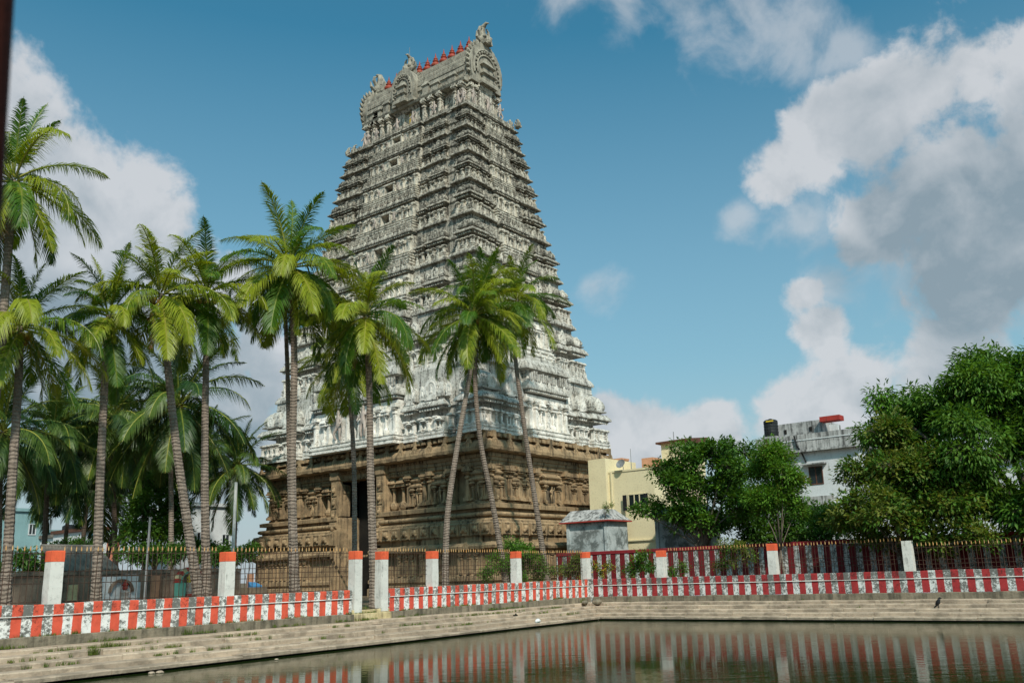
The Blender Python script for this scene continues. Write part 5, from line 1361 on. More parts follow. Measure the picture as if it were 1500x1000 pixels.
for x, y_, k, n, h in ((14.8, 0, 3, 60, .34), (15.6, 0, 2, 40, .26), (19.0, 0, 1, 50, .3), (28.0, .5, 0, 70, .35), (44.3, 0, 1, 60, .28), (44.0, .3, 1, 40, .2)):
    for q in range(4): tuft((x+q*.07, edge_y(x, max(k-1, 0))-.02+y_, course_z(max(k, 1))+.01+(ZB-ZP if k == 0 else 0)), n//4, h)
o = link('grass', gr.mesh('grass', M['grass'])); o['kind'] = 'stuff'; o['label'] = 'weeds and grass in the joints of the tank steps'; o['category'] = 'grass'

# =====================================================================
# houses, back wall, shrines and small things behind the fences
# =====================================================================
# ---- tall maroon and white striped wall behind the right bank
XB = 49.6
bz = on_x(950, 803.5, XB).z
bw = thing('back_wall', (XB, 14, ZG), 'tall maroon and white striped wall behind the fence on the right bank', 'wall')
b_ = MB(); wavy_box(b_, (XB, 36.4), (XB, -12), .35, ZG-.2, bz-.20, .6, .015, 0, 90); part('wall_body', b_, M['stripe_back'], bw)
b_ = MB(); wavy_box(b_, (XB-.04, 36.4), (XB-.04, -12), .43, bz-.195, bz, .6, .015, 0, 95); part('coping', b_, M['maroon'], bw)
gx = 44; gz = [bz-.55, bz-.95, bz-1.3]
# ---- helper for houses whose street face looks along -X
def hbox(name, x0, x1, y0, y1, z0, z1, mat, parent, over=0.0, **kw):
    b_ = MB(); b_.box(x0-over, x1+over, y0-over, y1+over, z0, z1); return part(name, b_, mat, parent, **kw)
def window_x(parent, x, y0, y1, z0, z1, frame, nbars=2, shade=False, shutter=None):
    """window on a face looking along -X: recess, frame, mullions, panes"""
    f = MB(); t_ = .07
    f.box(x-.05, x+.02, y0-t_, y0, z0-t_, z1+t_); f.box(x-.05, x+.02, y1, y1+t_, z0-t_, z1+t_); f.box(x-.055, x+.02, y0, y1, z1, z1+t_); f.box(x-.055, x+.02, y0, y1, z0-t_, z0)
    for i in range(1, nbars+1): yy = y0+(y1-y0)*i/(nbars+1); f.box(x-.04, x+.015, yy-.035, yy+.035, z0, z1)
    w = part('window', f, frame, parent)
    p = MB(); p.box(x-.012, x+.01, y0, y1, z0, z1); link('pane', p.mesh('pane', M['glass'], parent.location), w)
    if shutter:
        for ya, yb in ((y1+t_, y1+t_+.32), (y0-t_-.32, y0-t_)):
            s_ = MB(); s_.box(x-.28, x-.24, ya, yb, z0, z1); s_.box(x-.3, x-.285, ya+.05, yb-.05, z0+.06, z1-.06); link('shutter', s_.mesh('shutter', shutter, parent.location), w)
    if shade:
        s_ = MB(); s_.box(x-.6, x, y0-.45, y1+.45, z1+.2, z1+.30); part('sunshade', s_, M['grimy_white'], parent)
    return w
# ---- yellow house right of the tower
XY = 56.0
def py(x, y, X): return on_x(x, y, X)
yA, yB = py(868, 740, XY).y, py(893, 740, XY).y
yC, yD = py(898, 740, XY).y, py(960, 740, XY).y
zA, zC = py(868, 674, XY).z, py(920, 687.5, XY).z
yh = thing('yellow_house', (XY, (yA+yD)/2, ZG), 'pale yellow plastered house beside the tower, rain streaks below its parapet', 'house')
hbox('wall', XY, XY+8, yD, yB, ZG-.2, zC-.12, M['yellow_wall'], yh)
hbox('stair_block', XY-.35, XY+4, yB-.02, yA, ZG-.2, zA, M['yellow_wall'], yh)
hbox('parapet', XY-.05, XY+.12, yD-.05, yB-.03, zC-.115, zC+.02, M['yellow_wall'], yh)
hbox('downpipe', XY-.12, XY-.02, yB-.36, yB-.26, ZG, zC-.1, M['yellow_wall'], yh)
hbox('ledge', XY-.12, XY-.003, yD, yB-.5, py(930, 791, XY).z-.05, py(930, 791, XY).z+.03, M['yellow_wall'], yh)
w0, w1 = py(945, 735, XY).y, py(922, 735, XY).y
window_x(yh, XY, w0, w1, py(930, 747, XY).z, py(930, 724, XY).z, M['yellow_wall'], 2, False, M['tank'])
# roof-top rooms
r0, r1 = py(1004, 650, XY+4).y, py(968, 650, XY+4).y
hr = thing('stair_room', (XY+5, (r0+r1)/2, zC), 'small yellow rooftop room with a brown sloped roof on the yellow house', 'rooftop room')
zr = py(980, 649, XY+4).z
hbox('wall', XY+4, XY+7, r0, r1, zC-.3, zr, M['yellow_wall'], hr)
b_ = MB(); b_.add([(XY+3.7, r0-.3, zr), (XY+3.7, r1+.3, zr), (XY+7.3, r1+.3, zr), (XY+7.3, r0-.3, zr), (XY+3.7, r0-.3, zr+.18), (XY+3.7, r1+.3, zr+.14), (XY+7.3, r1+.3, zr+.4), (XY+7.3, r0-.3, zr+.6)],
                  [(3, 2, 1, 0), (4, 5, 6, 7), (0, 1, 5, 4), (1, 2, 6, 5), (2, 3, 7, 6), (3, 0, 4, 7)]); part('roof', b_, M['wood'], hr)
b_ = MB(); b_.tube([(XY+5, r1-.6, zr+.2), (XY+5, r1-.6, zr+1.0)], [.04, .03], 5); part('roof_pin', b_, M['metal'], hr)
hbox('low_block', XY+3, XY+4.5, r1+.2, r1+1.2, zC-.1, py(955, 672, XY+4).z, M['peach'], hr)
# chimney-like tank block behind the parapet
c0, c1 = py(911, 680, XY+3).y, py(899, 680, XY+3).y
b_ = MB(); b_.loft(XY+3.5, (c0+c1)/2, .5, (c1-c0)/2, [(0, zC-.2), (0, py(905, 674, XY+3).z), (.05, py(905, 674, XY+3).z+.02), (.05, py(905, 672, XY+3).z+.05)])
solo('roof_tank', b_, M['peach'], (XY+3.5, (c0+c1)/2, zC-.2), 'peach coloured masonry tank on the yellow roof beside the dish', 'tank')
# satellite dish
p = py(913, 681, XY+.1); ds = thing('satellite_dish', (p.x, p.y, zC), 'round grey satellite dish on the parapet of the yellow house', 'dish')
b_ = MB()
for r_, d_ in ((0, 0),): pass
rings = [(.02, 0), (.16, -.02), (.28, -.06), (.36, -.11)]
tmp = MB(); tmp.lathe(0, 0, [(r_, -d_) for r_, d_ in rings]+[(r_*1.0+.008, -d_-.015) for r_, d_ in reversed(rings)], 16)
b_.merge(tmp, Matrix.Translation((p.x-.3, p.y, zC+.42)) @ Matrix.Rotation(math.radians(-62), 4, 'Y')); part('dish', b_, M['metal'], ds)
b_ = MB(); b_.tube([(p.x, p.y, zC-.02), (p.x-.05, p.y, zC+.28), (p.x-.3, p.y, zC+.42)], [.03, .03, .03], 5); b_.tube([(p.x-.3, p.y, zC+.3), (p.x-.68, p.y, zC+.62)], [.012, .012], 4); part('mount', b_, M['metal'], ds)
p0 = py(925, 688, XY+.5); p1 = py(922.5, 657, XY+.5)
b_ = MB(); b_.tube([(p0.x, p0.y, zC-.1), (p0.x, p0.y, p1.z)], [.035, .02], 5); solo('roof_mast', b_, M['metal'], (p0.x, p0.y, zC), 'thin grey mast rising from the yellow house roof', 'mast')
# ---- stained small shrine houses behind the back wall
def stained_house(X, pxl, pxr, ytop, yeave, label, wall_l=None, wall_r=None, depth=3.2):
    y1 = py(pxl, yeave, X).y; y0 = py(pxr, yeave, X).y; ze = py((pxl+pxr)/2, yeave, X).z; zt = py((pxl+pxr)/2, ytop, X).z
    o = thing('stained_shrine', (X, (y0+y1)/2, ZG), label, 'shrine')
    wl = y1-.45; wr = y0+.15
    hbox('wall', X+.05, X+depth, wr, wl, ZG-.2, ze-.10, M['stained'], o)
    for ya in (wr+.02, wl-.26): hbox('corner_pillar', X-.06, X+.3, ya, ya+.24, ZG-.2, ze-.11, M['stained'], o)
    b_ = MB(); b_.box(X-.3, X+depth+.2, y0-.15, y1, ze-.095, ze-.005); part('red_eave', b_, M['red_trim'], o)
    b_ = MB(); i_ = .75
    b_.add([(X-.28, y0-.12, ze), (X-.28, y1-.02, ze), (X+depth+.15, y1-.02, ze), (X+depth+.15, y0-.12, ze), (X+i_, y0+i_*.9, zt), (X+i_, y1-.35, zt+.02), (X+depth-i_, y1-.35, zt+.02), (X+depth-i_, y0+i_*.9, zt)],
           [(3, 2, 1, 0), (4, 5, 6, 7), (0, 1, 5, 4), (1, 2, 6, 5), (2, 3, 7, 6), (3, 0, 4, 7)]); part('roof', b_, M['grimy_white'], o)
    return o
stained_house(52.6, 822, 892, 746, 763, 'mould-stained pale shrine with a red eave line at the foot of the tower', depth=2.6)
stained_house(53.4, 950, 1032, 740, 752, 'mould-stained pale shrine half hidden by the dense tree', depth=2.4)
# weeds on the roof are part of the planting
p = py(886, 750, 52.4)
broadleaf('weed', (p.x, p.y, p.z-.3), [(py(888, 745, 52.3), .35), (py(893, 740, 52.3), .25)], 'small weed sprouting from the stained shrine roof', 'weed', [M['leaf_olive'], M['leaf_bright']], .13, 8, 120, 99, .03, crad=.2)
# ---- white house behind the trees
XW = 70.0
wh = thing('white_house', (XW+4, py(1180, 700, XW).y, ZG), 'white two-storey house with a grimy parapet between the trees on the right', 'house')
wl_, wr_ = py(1118, 690, XW).y, py(1262, 690, XW).y
zp0, zp1 = py(1170, 663, XW).z, py(1170, 637.5, XW).z
hbox('wall', XW, XW+10, wr_, wl_, ZG-.2, zp0-.02, M['white_wall'], wh)
hbox('slab', XW-.5, XW+10.4, wr_-.4, wl_+.3, zp0-.015, zp0+.16, M['grimy_white'], wh)
n = 9
for i in range(n):          # parapet of separate cast panels
    ya = wl_+.25-(wl_-wr_+.6)*i/n; yb = wl_+.25-(wl_-wr_+.6)*(i+1)/n
    hbox('parapet_panel', XW-.42+.012*(i % 2), XW-.26, yb+.02, ya, zp0+.163, zp1, M['grimy_white'], wh)
hbox('rail', XW-.46, XW-.43, wr_, wl_, zp1-.5, zp1-.42, M['white_wall'], wh)
a0, a1 = py(1205, 625, XW+2.5).y, py(1140, 625, XW+2.5).y
za = py(1172, 618, XW+2.5).z
hbox('upper_room', XW+2.5, XW+7, a0, a1, zp0+.17, za, M['grimy_white'], wh)
b0 = py(1231, 620, XW+2.0).y
hbox('red_canopy', XW+1.9, XW+3.0, b0, a0-.01, za-.28, za+.12, M['red_trim'], wh)
hbox('canopy_wall', XW+4, XW+4.3, b0+.9, a0-.02, zp0+.17, za-.29, M['white_wall'], wh)
for dy in (.9, 3.1):
    hbox('vent', XW+2.44, XW+2.49, a0+dy, a0+dy+.22, za-.85, za-.5, M['dark'], wh)
w0, w1 = py(1204, 690, XW).y, py(1186, 690, XW).y
window_x(wh, XW, w0, w1, py(1195, 708, XW).z, py(1195, 684, XW).z, M['wood'], 1, True)
b_ = MB(); q = [py(1163, 638, XW-.6), py(1167, 652, XW-.55), py(1175, 664, XW-.3), py(1181, 677, XW-.08)]
b_.tube(q, [.07]*4, 5); part('drain_pipe', b_, M['tank'], wh)
hbox('balcony_band', XW-.7, XW-.002, py(1222, 728, XW).y, py(1186, 728, XW).y, py(1200, 741, XW).z, py(1200, 727, XW).z, M['grimy_white'], wh)
hbox('balcony_slab', XW-.8, XW-.004, py(1224, 728, XW).y, py(1184, 728, XW).y, py(1200, 746, XW).z, py(1200, 741, XW).z-.01, M['tank'], wh)
# black water tank
p = py(1130, 633, XW+2); wtk = thing('water_tank', (p.x, p.y, zp1), 'black plastic water tank on the roof of the white house', 'water tank')
th = py(1130, 614, XW+2).z-p.z; r_ = .5*(py(1120, 625, XW+2).y-py(1140, 625, XW+2).y)
b_ = MB(); b_.lathe(p.x, p.y, [(r_*.97, p.z-.4), (r_, p.z), (r_*.97, p.z+.12*th), (r_, p.z+.16*th), (r_*.97, p.z+.38*th), (r_, p.z+.42*th), (r_*.97, p.z+.62*th), (r_, p.z+.66*th), (r_*.98, p.z+.86*th), (r_*.75, p.z+.95*th), (r_*.3, p.z+.98*th)], 18); part('tank_body', b_, M['tank'], wtk)
b_ = MB(); b_.lathe(p.x, p.y, [(r_*.28, p.z+.97*th), (r_*.3, p.z+1.02*th), (r_*.1, p.z+1.06*th)], 10); part('lid', b_, M['tank'], wtk)
b_ = MB(); b_.box(p.x-r_*1.05, p.x-r_*.99, p.y-.5, p.y+.15, p.z+.74*th, p.z+.84*th); part('label_plate', b_, M['yellow'], wtk)
hbox('tank_stand', p.x-r_, p.x+r_, p.y-r_*1.05, p.y+r_*1.05, zp0+.17, p.z-.41, M['grimy_white'], wtk)
# brown-roofed building seen through the big tree
o = thing('far_house', (75, py(1470, 690, 75).y, ZG), 'pale far house with a brown roof glimpsed through the huge tree', 'house')
hbox('wall', 75, 82, py(1520, 690, 75).y, py(1430, 690, 75).y, ZG, py(1470, 672, 75).z, M['white_wall'], o); hbox('roof', 74.5, 82.5, py(1522, 690, 75).y, py(1428, 690, 75).y, py(1470, 672, 75).z+.01, py(1470, 660, 75).z, M['wood'], o)

# ---- left compound: old wall, shed, shrines, far houses (faces looking along -Y)
def qy(x, y, Y): return on_y(x, y, Y)
YO = 41.5
old = thing('old_compound_wall', (18, YO, ZG), 'weathered brown compound wall behind the left fence', 'wall')
zo = qy(250, 834, YO).z
b_ = MB(); wavy_box(b_, (6, YO), (qy(352, 840, YO).x, YO), .4, ZG-.2, zo-.16, .5, .05, 0, 120); part('wall_body', b_, M['old_brick'], old)
b_ = MB(); wavy_box(b_, (6, YO-.08), (qy(352, 840, YO).x, YO-.08), .55, zo-.155, zo, .5, .04, 0, 125); part('coping', b_, M['old_brick'], old)
def panel(name, xl, xr, yt, yb, mat, parent, Y=YO-.10, d=.12):
    a = qy(xl, yb, Y); c = qy(xr, yt, Y); b_ = MB(); b_.box(a.x, c.x, Y-d, Y+.02, max(a.z, ZG), c.z); return part(name, b_, mat, parent)
for xl, xr, yt, yb, mk in ((98, 112, 856, 880, 'cream'), (219, 233, 842, 880, 'peach'), (361, 370, 840, 875, 'peach'), (195, 205, 852, 880, 'white_wall'), (158, 166, 855, 880, 'white_wall'), (236, 250, 845, 880, 'old_brick'), (330, 336, 845, 875, 'peach')):
    panel('painted_panel', xl, xr, yt, yb, M[mk], old, YO-.10 if xl < 350 else YO-.1, .1+.02*(xl % 3))
# niche with an arch and a small idol
def arch_band(mb, cx, cz, r0, r1, Y, d, a0=0, a1=180, n=14, mi=0):
    vs = []; fs = []
    for i in range(n+1):
        a = math.radians(a0+(a1-a0)*i/n)
        for r_ in (r0, r1):
            for yy in (Y, Y+d): vs.append((cx+r_*math.cos(a), yy, cz+r_*math.sin(a)))
    for i in range(n):
        q = 4*i; fs += [(q, q+4, q+6, q+2), (q+1, q+3, q+7, q+5), (q+2, q+6, q+7, q+3), (q, q+1, q+5, q+4)]
    fs += [(0, 2, 3, 1), (4*n, 4*n+1, 4*n+3, 4*n+2)]
    mb.add(vs, fs, mi)
def idol(mb, x, Y, z, s_, mi0=0, mi1=1, mi2=2):
    mb.lathe(x, Y, [(.30*s_, z), (.32*s_, z+.12*s_), (.2*s_, z+.2*s_)], 8, mi0)
    mb.lathe(x, Y, [(.2*s_, z+.2*s_), (.24*s_, z+.35*s_), (.17*s_, z+.55*s_), (.22*s_, z+.72*s_), (.08*s_, z+.82*s_)], 8, mi1)
    mb.lathe(x, Y, [(.07*s_, z+.8*s_), (.13*s_, z+.9*s_), (.11*s_, z+1.0*s_), (.15*s_, z+1.05*s_), (.06*s_, z+1.2*s_), (.01, z+1.32*s_)], 8, mi2)
YS = 40.2
c = qy(181, 858, YS); R_n = .5*(qy(200, 858, YS).x-qy(164, 858, YS).x)
ns = thing('arched_niche', (c.x, YS, ZG), 'small whitewashed niche with a dark arch, left of the grey lamp pole', 'shrine')
b_ = MB(); b_.box(qy(155, 860, YS).x, qy(206, 860, YS).x, YS+.25, YS+.6, ZG-.1, qy(180, 846, YS).z+.1); part('back_slab', b_, M['white_wall'], ns)
b_ = MB(); arch_band(b_, c.x, c.z-.25, R_n*.82, R_n, YS+.1, .14); part('arch_rim', b_, M['old_brick'], ns)
b_ = MB(); idol(b_, qy(184, 860, YS).x, YS+.05, c.z-.95, .95); solo('idol', b_, [M['red_trim'], M['figure'], M['red_trim']], (qy(184, 860, YS).x, YS+.05, ZG), 'tiny pink and red painted idol standing before the whitewashed niche', 'statue')
# painted shrine with a red arch
YS = 40.0; c = qy(281, 843, YS); R_s = .5*(qy(303, 845, YS).x-qy(264, 845, YS).x)
ps = thing('painted_shrine', (c.x, YS, ZG), 'little shrine with a red and cream striped arch behind the two bare trunks', 'shrine')
zs = qy(281, 843, YS).z
for i in range(11):
    b_ = MB(); arch_band(b_, c.x, zs-.3, R_s*.80, R_s*1.02, YS, .35, 180*i/11, 180*(i+1)/11, 2); part('arch_stone', b_, M['red_trim'] if i % 2 == 0 else M['cream'], ps)
b_ = MB(); arch_band(b_, c.x, zs-.3, R_s*.66, R_s*.795, YS+.05, .3); part('inner_arch', b_, M['teal'], ps)
b_ = MB(); b_.box(c.x-R_s*1.05, c.x+R_s*1.05, YS+.36, YS+.6, ZG-.1, zs+.4*R_s); part('back_wall', b_, M['old_brick'], ps)
b_ = MB(); b_.box(c.x-R_s*1.02, c.x-R_s*.45, YS-.05, YS+.3, zs-1.0, zs-.31); part('green_panel', b_, M['teal'], ps)
b_ = MB(); b_.box(c.x+R_s*.62, c.x+R_s*1.02, YS-.05, YS+.3, zs-1.0, zs-.31); part('green_panel', b_, M['teal'], ps)
b_ = MB(); b_.box(c.x-R_s*1.25, c.x+R_s*1.25, YS-.3, YS+.35, ZG-.1, zs-1.01); part('plinth', b_, M['old_brick'], ps)
b_ = MB(); idol(b_, c.x-.05, YS+.12, zs-1.0, .85); solo('idol', b_, [M['red_trim'], M['figure'], M['yellow']], (c.x, YS+.12, zs-1.0), 'small idol with a yellow crown inside the red-arched shrine', 'statue')
# shed with a corrugated roof and an arched opening
YR = 44.0
pl_, pr_ = qy(60, 800, YR+3), qy(142, 801, YR+3); ql_, qr_ = qy(92, 836, YR), qy(176, 833, YR)
sh = thing('old_shed', ((pl_.x+qr_.x)/2, YR+1, ZG), 'old shed with a sloping corrugated roof behind the leftmost post', 'shed')
b_ = MB(); n = 34; vs = []; fs = []
for i in range(n+1):
    u = i/n; t0 = pl_.lerp(pr_, u); e0 = ql_.lerp(qr_, u); off = .075*(1 if i % 2 else -1)
    for q_ in (t0, e0): vs.append((q_.x, q_.y, q_.z+off)); vs.append((q_.x, q_.y, q_.z+off-.03))
for i in range(n):
    q = 4*i; fs += [(q, q+4, q+6, q+2), (q+1, q+3, q+7, q+5), (q+2, q+6, q+7, q+3), (q, q+1, q+5, q+4)]
b_.add(vs, fs); part('roof', b_, M['corrugated'], sh)
b_ = MB(); b_.tube([pl_, pr_], [.12, .12], 6); part('ridge', b_, M['corrugated'], sh)
b_ = MB(); b_.box(ql_.x+.3, qr_.x-.4, YR+.35, YR+.6, ZG-.1, ql_.z-.12); part('wall', b_, M['old_brick'], sh)
ac = qy(132, 838, YR); ra = .5*(qy(152, 838, YR).x-qy(112, 838, YR).x)
b_ = MB(); arch_band(b_, ac.x, ac.z-.45, ra*.72, ra, YR+.02, .3); b_.box(ac.x-ra, ac.x-ra*.72, YR+.02, YR+.32, ZG-.1, ac.z-.455); b_.box(ac.x+ra*.72, ac.x+ra, YR+.02, YR+.32, ZG-.1, ac.z-.455); part('arch', b_, M['old_brick'], sh)
for i in range(5):
    x0 = ac.x-ra*.68+i*ra*.272; b_ = MB(); b_.box(x0+.01, x0+ra*.26, YR+.2+.012*(i % 2), YR+.33, ZG-.1, ac.z-.1); part('door_board', b_, M['cream'] if i in (0, 2, 3) else M['wood'], sh)
# rubbish and a blue tub near the shed, blue sheet near the tower foot
p = qy(62, 862, 43); b_ = MB(); b_.lathe(p.x, p.y, [(.24, p.z-.2), (.3, p.z+.02), (.33, p.z+.12), (.3, p.z+.13), (.26, p.z)], 12); solo('tub', b_, M['blue'], (p.x, p.y, p.z-.2), 'blue plastic tub on the rubble at the left', 'tub')
p = qy(372, 856, 40.2); b_ = MB(); b_.add([(p.x-.3, p.y-.2, p.z-.06), (p.x+.35, p.y-.2, p.z-.04), (p.x+.3, p.y+.25, p.z+.12), (p.x-.2, p.y+.25, p.z+.16), (p.x-.3, p.y-.2, p.z-.12), (p.x+.35, p.y-.2, p.z-.12), (p.x+.3, p.y+.25, p.z-.12), (p.x-.2, p.y+.25, p.z-.12)],
    [(0, 1, 2, 3), (7, 6, 5, 4), (0, 4, 5, 1), (1, 5, 6, 2), (2, 6, 7, 3), (3, 7, 4, 0)]); solo('folded_sheet', b_, M['blue'], (p.x, p.y, p.z-.12), 'folded blue sheet lying by the left foot of the tower', 'sheet')
b_ = MB(); b_.box(p.x-.5, p.x+.55, p.y-.35, p.y+.4, ZG-.1, p.z-.125); solo('stone_block', b_, M['stone_dark'], (p.x, p.y, ZG), 'squared stone block under the blue sheet', 'stone')
# grey lamp pole and white pole
def pole(x, yt, Y, r_, mat, label, arm):
    t_ = qy(x, yt, Y); o = thing('lamp_pole', (t_.x, Y, ZG), label, 'pole')
    b_ = MB(); b_.tube([(t_.x, Y, ZG-.1), (t_.x, Y, t_.z)], [r_*1.2, r_], 8); part('pole', b_, mat, o)
    if arm:
        b_ = MB(); b_.tube([(t_.x, Y, t_.z-.05), (t_.x, Y-.1, t_.z+.1), (t_.x+.05, Y-.45, t_.z+.18)], [.03, .03, .03], 5); part('arm', b_, mat, o)
        b_ = MB(); b_.loft(t_.x+.05, Y-.6, .08, .2, [(0, t_.z+.12), (.02, t_.z+.16), (0, t_.z+.24), (-.04, t_.z+.27)]); part('lamp_head', b_, M['metal'], o)
pole(220, 757, 38.0, .05, M['metal'], 'slim grey lamp pole behind the left fence, left of the curved trunk', False)
pole(346, 706, 44.0, .085, M['white_post'], 'tall plain white pole left of the tower foot', False)
# far houses on the left
def far_house(Y, xl, xr, yt, mat, label, name='far_house', depth=9, wins=(), roof=None, parapet=True):
    a = qy(xl, yt, Y); c_ = qy(xr, yt, Y); o = thing(name, ((a.x+c_.x)/2, Y, ZG), label, 'house')
    zt = (a.z+c_.z)/2
    b_ = MB(); b_.box(a.x, c_.x, Y, Y+depth, ZG-.2, zt); part('wall', b_, mat, o)
    b_ = MB(); b_.box(a.x-.25, c_.x+.25, Y-.25, Y+depth+.2, zt+.01, zt+(.35 if parapet else .15)); part('roof', b_, roof or mat, o)
    for x0, x1, y0, y1 in wins:
        w0_, w1_ = qy(x0, y1, Y), qy(x1, y0, Y); f = MB(); t2 = .1
        f.box(w0_.x-t2, w0_.x, Y-.08, Y+.02, w0_.z-t2, w1_.z+t2); f.box(w1_.x, w1_.x+t2, Y-.08, Y+.02, w0_.z-t2, w1_.z+t2); f.box(w0_.x, w1_.x, Y-.085, Y+.02, w1_.z, w1_.z+t2); f.box(w0_.x, w1_.x, Y-.085, Y+.02, w0_.z-t2, w0_.z)
        m_ = (w0_.x+w1_.x)/2; f.box(m_-.04, m_+.04, Y-.06, Y+.01, w0_.z, w1_.z)
        w = part('window', f, M['white_wall'], o); p_ = MB(); p_.box(w0_.x, w1_.x, Y-.03, Y+.01, w0_.z, w1_.z); link('pane', p_.mesh('pane', M['glass'], o.location), w)
    return o
far_house(108, -60, 72, 748, M['cyan_wall'], 'cyan painted house far behind the left palms', wins=((10, 20, 768, 782), (42, 52, 768, 782)))
far_house(116, 72, 112, 780, M['cyan_wall'], 'low cyan wing right of the cyan house', wins=())
far_house(100, 110, 133, 784, M['white_wall'], 'small white far house beside the cyan wing', roof=M['corrugated'])
far_house(96, 146, 176, 790, M['pink_wall'], 'salmon pink far house between two palm trunks', roof=M['stone_dark'])
far_house(92, 140, 158, 776, M['white_wall'], 'narrow pale far house with a dark brown roof slab', roof=M['wood'])
far_house(78, 287, 340, 742, M['white_wall'], 'white far house with dark windows behind the upright trunk', wins=((325, 335, 783, 797), (288, 298, 780, 797)))
p = qy(130, 783, 99); b_ = MB(); b_.lathe(p.x-1.2, p.y+2, [(.7, p.z), (.72, p.z+.5), (.7, p.z+1.0), (.5, p.z+1.15), (.1, p.z+1.2)], 12); solo('water_tank', b_, M['tank'], (p.x-1.2, p.y+2, p.z), 'black water tank on the small white far house', 'water tank')
p0 = qy(158, 782, 90); b_ = MB(); b_.add([(qy(135, 786, 90).x, 89.2, qy(135, 787, 90).z), (qy(146, 782, 90).x, 89.2, qy(146, 784, 90).z), (qy(146, 782, 90).x, 91, qy(146, 782, 90).z+.3), (qy(135, 786, 90).x, 91, qy(135, 787, 90).z+.3), (qy(135, 786, 90).x, 89.2, qy(135, 787, 90).z-.1), (qy(146, 782, 90).x, 89.2, qy(146, 784, 90).z-.1), (qy(146, 782, 90).x, 91, qy(146, 782, 90).z+.2), (qy(135, 786, 90).x, 91, qy(135, 787, 90).z+.2)],
    [(0, 1, 2, 3), (7, 6, 5, 4), (0, 4, 5, 1), (1, 5, 6, 2), (2, 6, 7, 3), (3, 7, 4, 0)]); 
for q in (136, 145): b_.tube([(qy(q, 790, 90).x, 89.3, ZG), (qy(q, 790, 90).x, 89.3, qy(q, 786, 90).z)], [.05, .05], 5)
solo('awning', b_, M['blue'], (p0.x, 90, ZG), 'bright blue awning between the far houses on the left', 'awning')
# washing on a line
l0, l1 = qy(176, 770, 88), qy(196, 766, 88)
ln_ = thing('clothes_line', (l0.x, 88, ZG), 'clothes line with hanging washing on a far roof behind the palms', 'clothes line')
b_ = MB(); b_.tube([l0, l0.lerp(l1, .5)-Vector((0, 0, .15)), l1], [.02]*3, 4); b_.tube([(l0.x, 88, ZG), l0], [.05, .05], 5); b_.tube([(l1.x, 88, ZG), (l1.x, 88, l1.z+2)], [.05, .04], 5); part('line', b_, M['rust'], ln_)
for i, mk in enumerate(('tank', 'tank', 'yellow', 'red_trim', 'blue')):
    q = l0.lerp(l1, .12+.18*i); b_ = MB(); b_.add([(q.x-.28, 88, q.z-.05), (q.x+.28, 88.02, q.z-.05), (q.x+.3, 88.1, q.z-.9), (q.x-.25, 87.95, q.z-1.0), (q.x-.28, 88.04, q.z-.05), (q.x+.28, 88.06, q.z-.05), (q.x+.3, 88.14, q.z-.9), (q.x-.25, 87.99, q.z-1.0)], [(0, 1, 2, 3), (7, 6, 5, 4), (0, 4, 5, 1), (1, 5, 6, 2), (2, 6, 7, 3), (3, 7, 4, 0)]); part('garment', b_, M[mk], ln_)

# ---- litter and small things on the steps
p = on_z(788, 911, course_z(5)+.06); b_ = MB()
b_.sphere((0, 0, .08), .13, 7, 0, .8); b_.sphere((.1, .03, .06), .09, 6); b_.sphere((-.09, .02, .05), .08, 6); bb = MB(); bb.merge(b_, Matrix.Translation(p)); solo('plastic_bag', bb, M['bag'], p, 'crumpled white plastic bag at the water edge', 'plastic bag')
p = on_z(755, 902, course_z(3)); bb = MB(); b_ = MB(); b_.box(-.1, .1, -.07, .07, 0, .06); b_.sphere((.03, 0, .07), .06, 6); bb.merge(b_, Matrix.Translation((p.x, p.y, course_z(3)+.01))); solo('dark_stone', bb, M['wet'], (p.x, p.y, course_z(3)), 'small dark stone lying on the near steps', 'stone')
p = on_z(849, 878, ZP+.05); bb = MB(); b_ = MB(); b_.sphere((0, 0, .1), .16, 7, 0, .7); b_.sphere((.12, .05, .08), .1, 6, 0, .7); bb.merge(b_, Matrix.Translation((p.x, p.y, ZP+.0))); solo('pale_stone', bb, M['white_post'], (p.x, p.y, ZP), 'rounded pale stone by the plinth near the tank corner', 'stone')
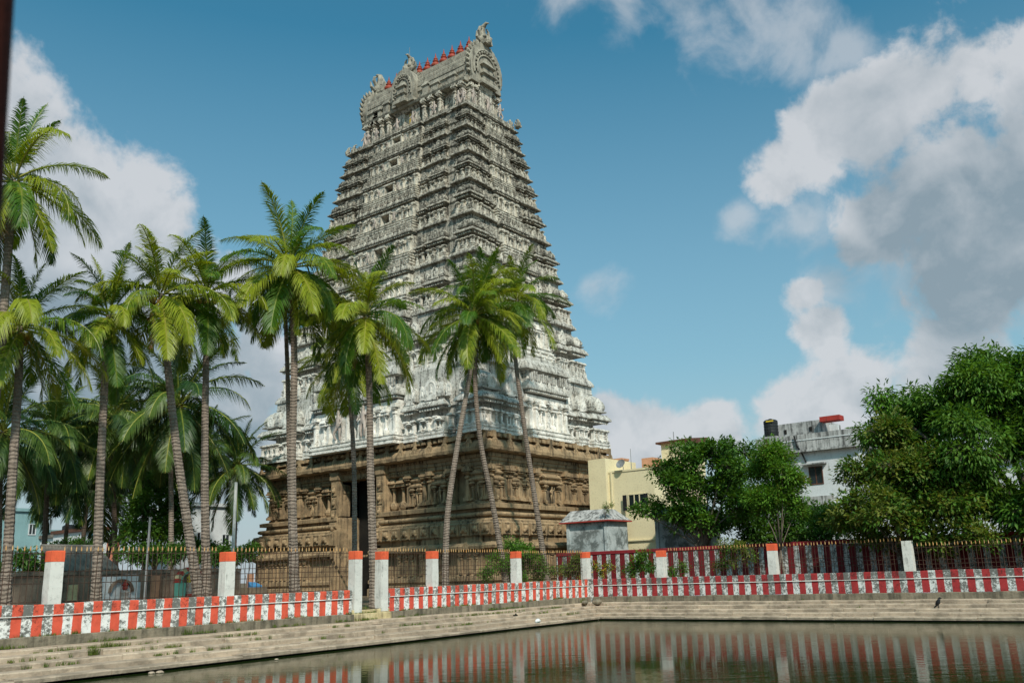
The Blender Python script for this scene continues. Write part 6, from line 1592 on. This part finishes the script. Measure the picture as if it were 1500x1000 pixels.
for k, (dx, dy, s_, lb) in enumerate(((44.1, 29.6, .3, 'large broken stone in the tank corner'), (43.6, 30.1, .2, 'small broken stone left of the large one in the tank corner'))):
    bb = MB(); b_ = MB(); b_.sphere((0, 0, .1), s_, 7, 0, .6); b_.sphere((s_*.5, s_*.2, 0), s_*.6, 6, 0, .7); bb.merge(b_, Matrix.Translation((dx, dy, ZP-.05))); solo('broken_stone', bb, M['plinth'], (dx, dy, ZP), lb, 'stone')
p = on_x(1376, 896, edge_x(10, 3)); z = course_z(3)
cr = thing('crow', (p.x, p.y, z), 'black crow perched on the right-hand steps', 'bird')
b_ = MB(); b_.tube([(p.x+.02, p.y+.10, z+.10), (p.x, p.y+.06, z+.17), (p.x, p.y, z+.26), (p.x-.01, p.y-.05, z+.36), (p.x-.01, p.y-.07, z+.43)], [.03, .075, .10, .065, .05], 8); b_.tube([(p.x-.01, p.y-.07, z+.43), (p.x-.02, p.y-.13, z+.44), (p.x-.02, p.y-.19, z+.43)], [.052, .035, .006], 7); b_.tube([(p.x+.02, p.y+.1, z+.11), (p.x+.03, p.y+.2, z+.03)], [.035, .03], 5)
part('body', b_, M['tank'], cr, smooth=True)
b_ = MB(); b_.tube([(p.x-.03, p.y, z+.17), (p.x-.03, p.y, z)], [.008, .008], 4); b_.tube([(p.x+.04, p.y, z+.17), (p.x+.04, p.y, z)], [.008, .008], 4); part('leg', b_, M['tank'], cr)
# dark red post leaning just beside the camera, out of focus at the upper left corner
d0 = Vector(ray(2, -60)).normalized()*1.35; d1 = Vector(ray(-12, 200)).normalized()*1.35
ax = (d0-d1).normalized(); q0 = d1-ax*3.4; q1 = d0+ax*.6
b_ = MB(); b_.tube([q0, d1, d0, q1], [.016, .016, .016, .016], 10); solo('leaning_post', b_, M['dark_red'], q0, 'blurred dark red post at the upper left corner, close to the camera', 'post')

for k, (x, y, s_, lb) in enumerate(((234, 985, .12, 'flat pale stone breaking the water surface by the left steps, larger of the two'), (222, 986, .1, 'small pale stone in the water beside the larger flat one'), (405, 966, .07, 'single pale stone in the water below the middle of the left steps'))):
    p = on_z(x, y, ZW); bb = MB(); b_ = MB(); b_.sphere((0, 0, 0), s_, 7, 0, .45); b_.sphere((s_*.7, s_*.2, -.02), s_*.6, 6, 0, .5); bb.merge(b_, Matrix.Translation((p.x, p.y, ZW+.02))); solo('pale_stone', bb, M['steps'], (p.x, p.y, ZW), lb, 'stone')
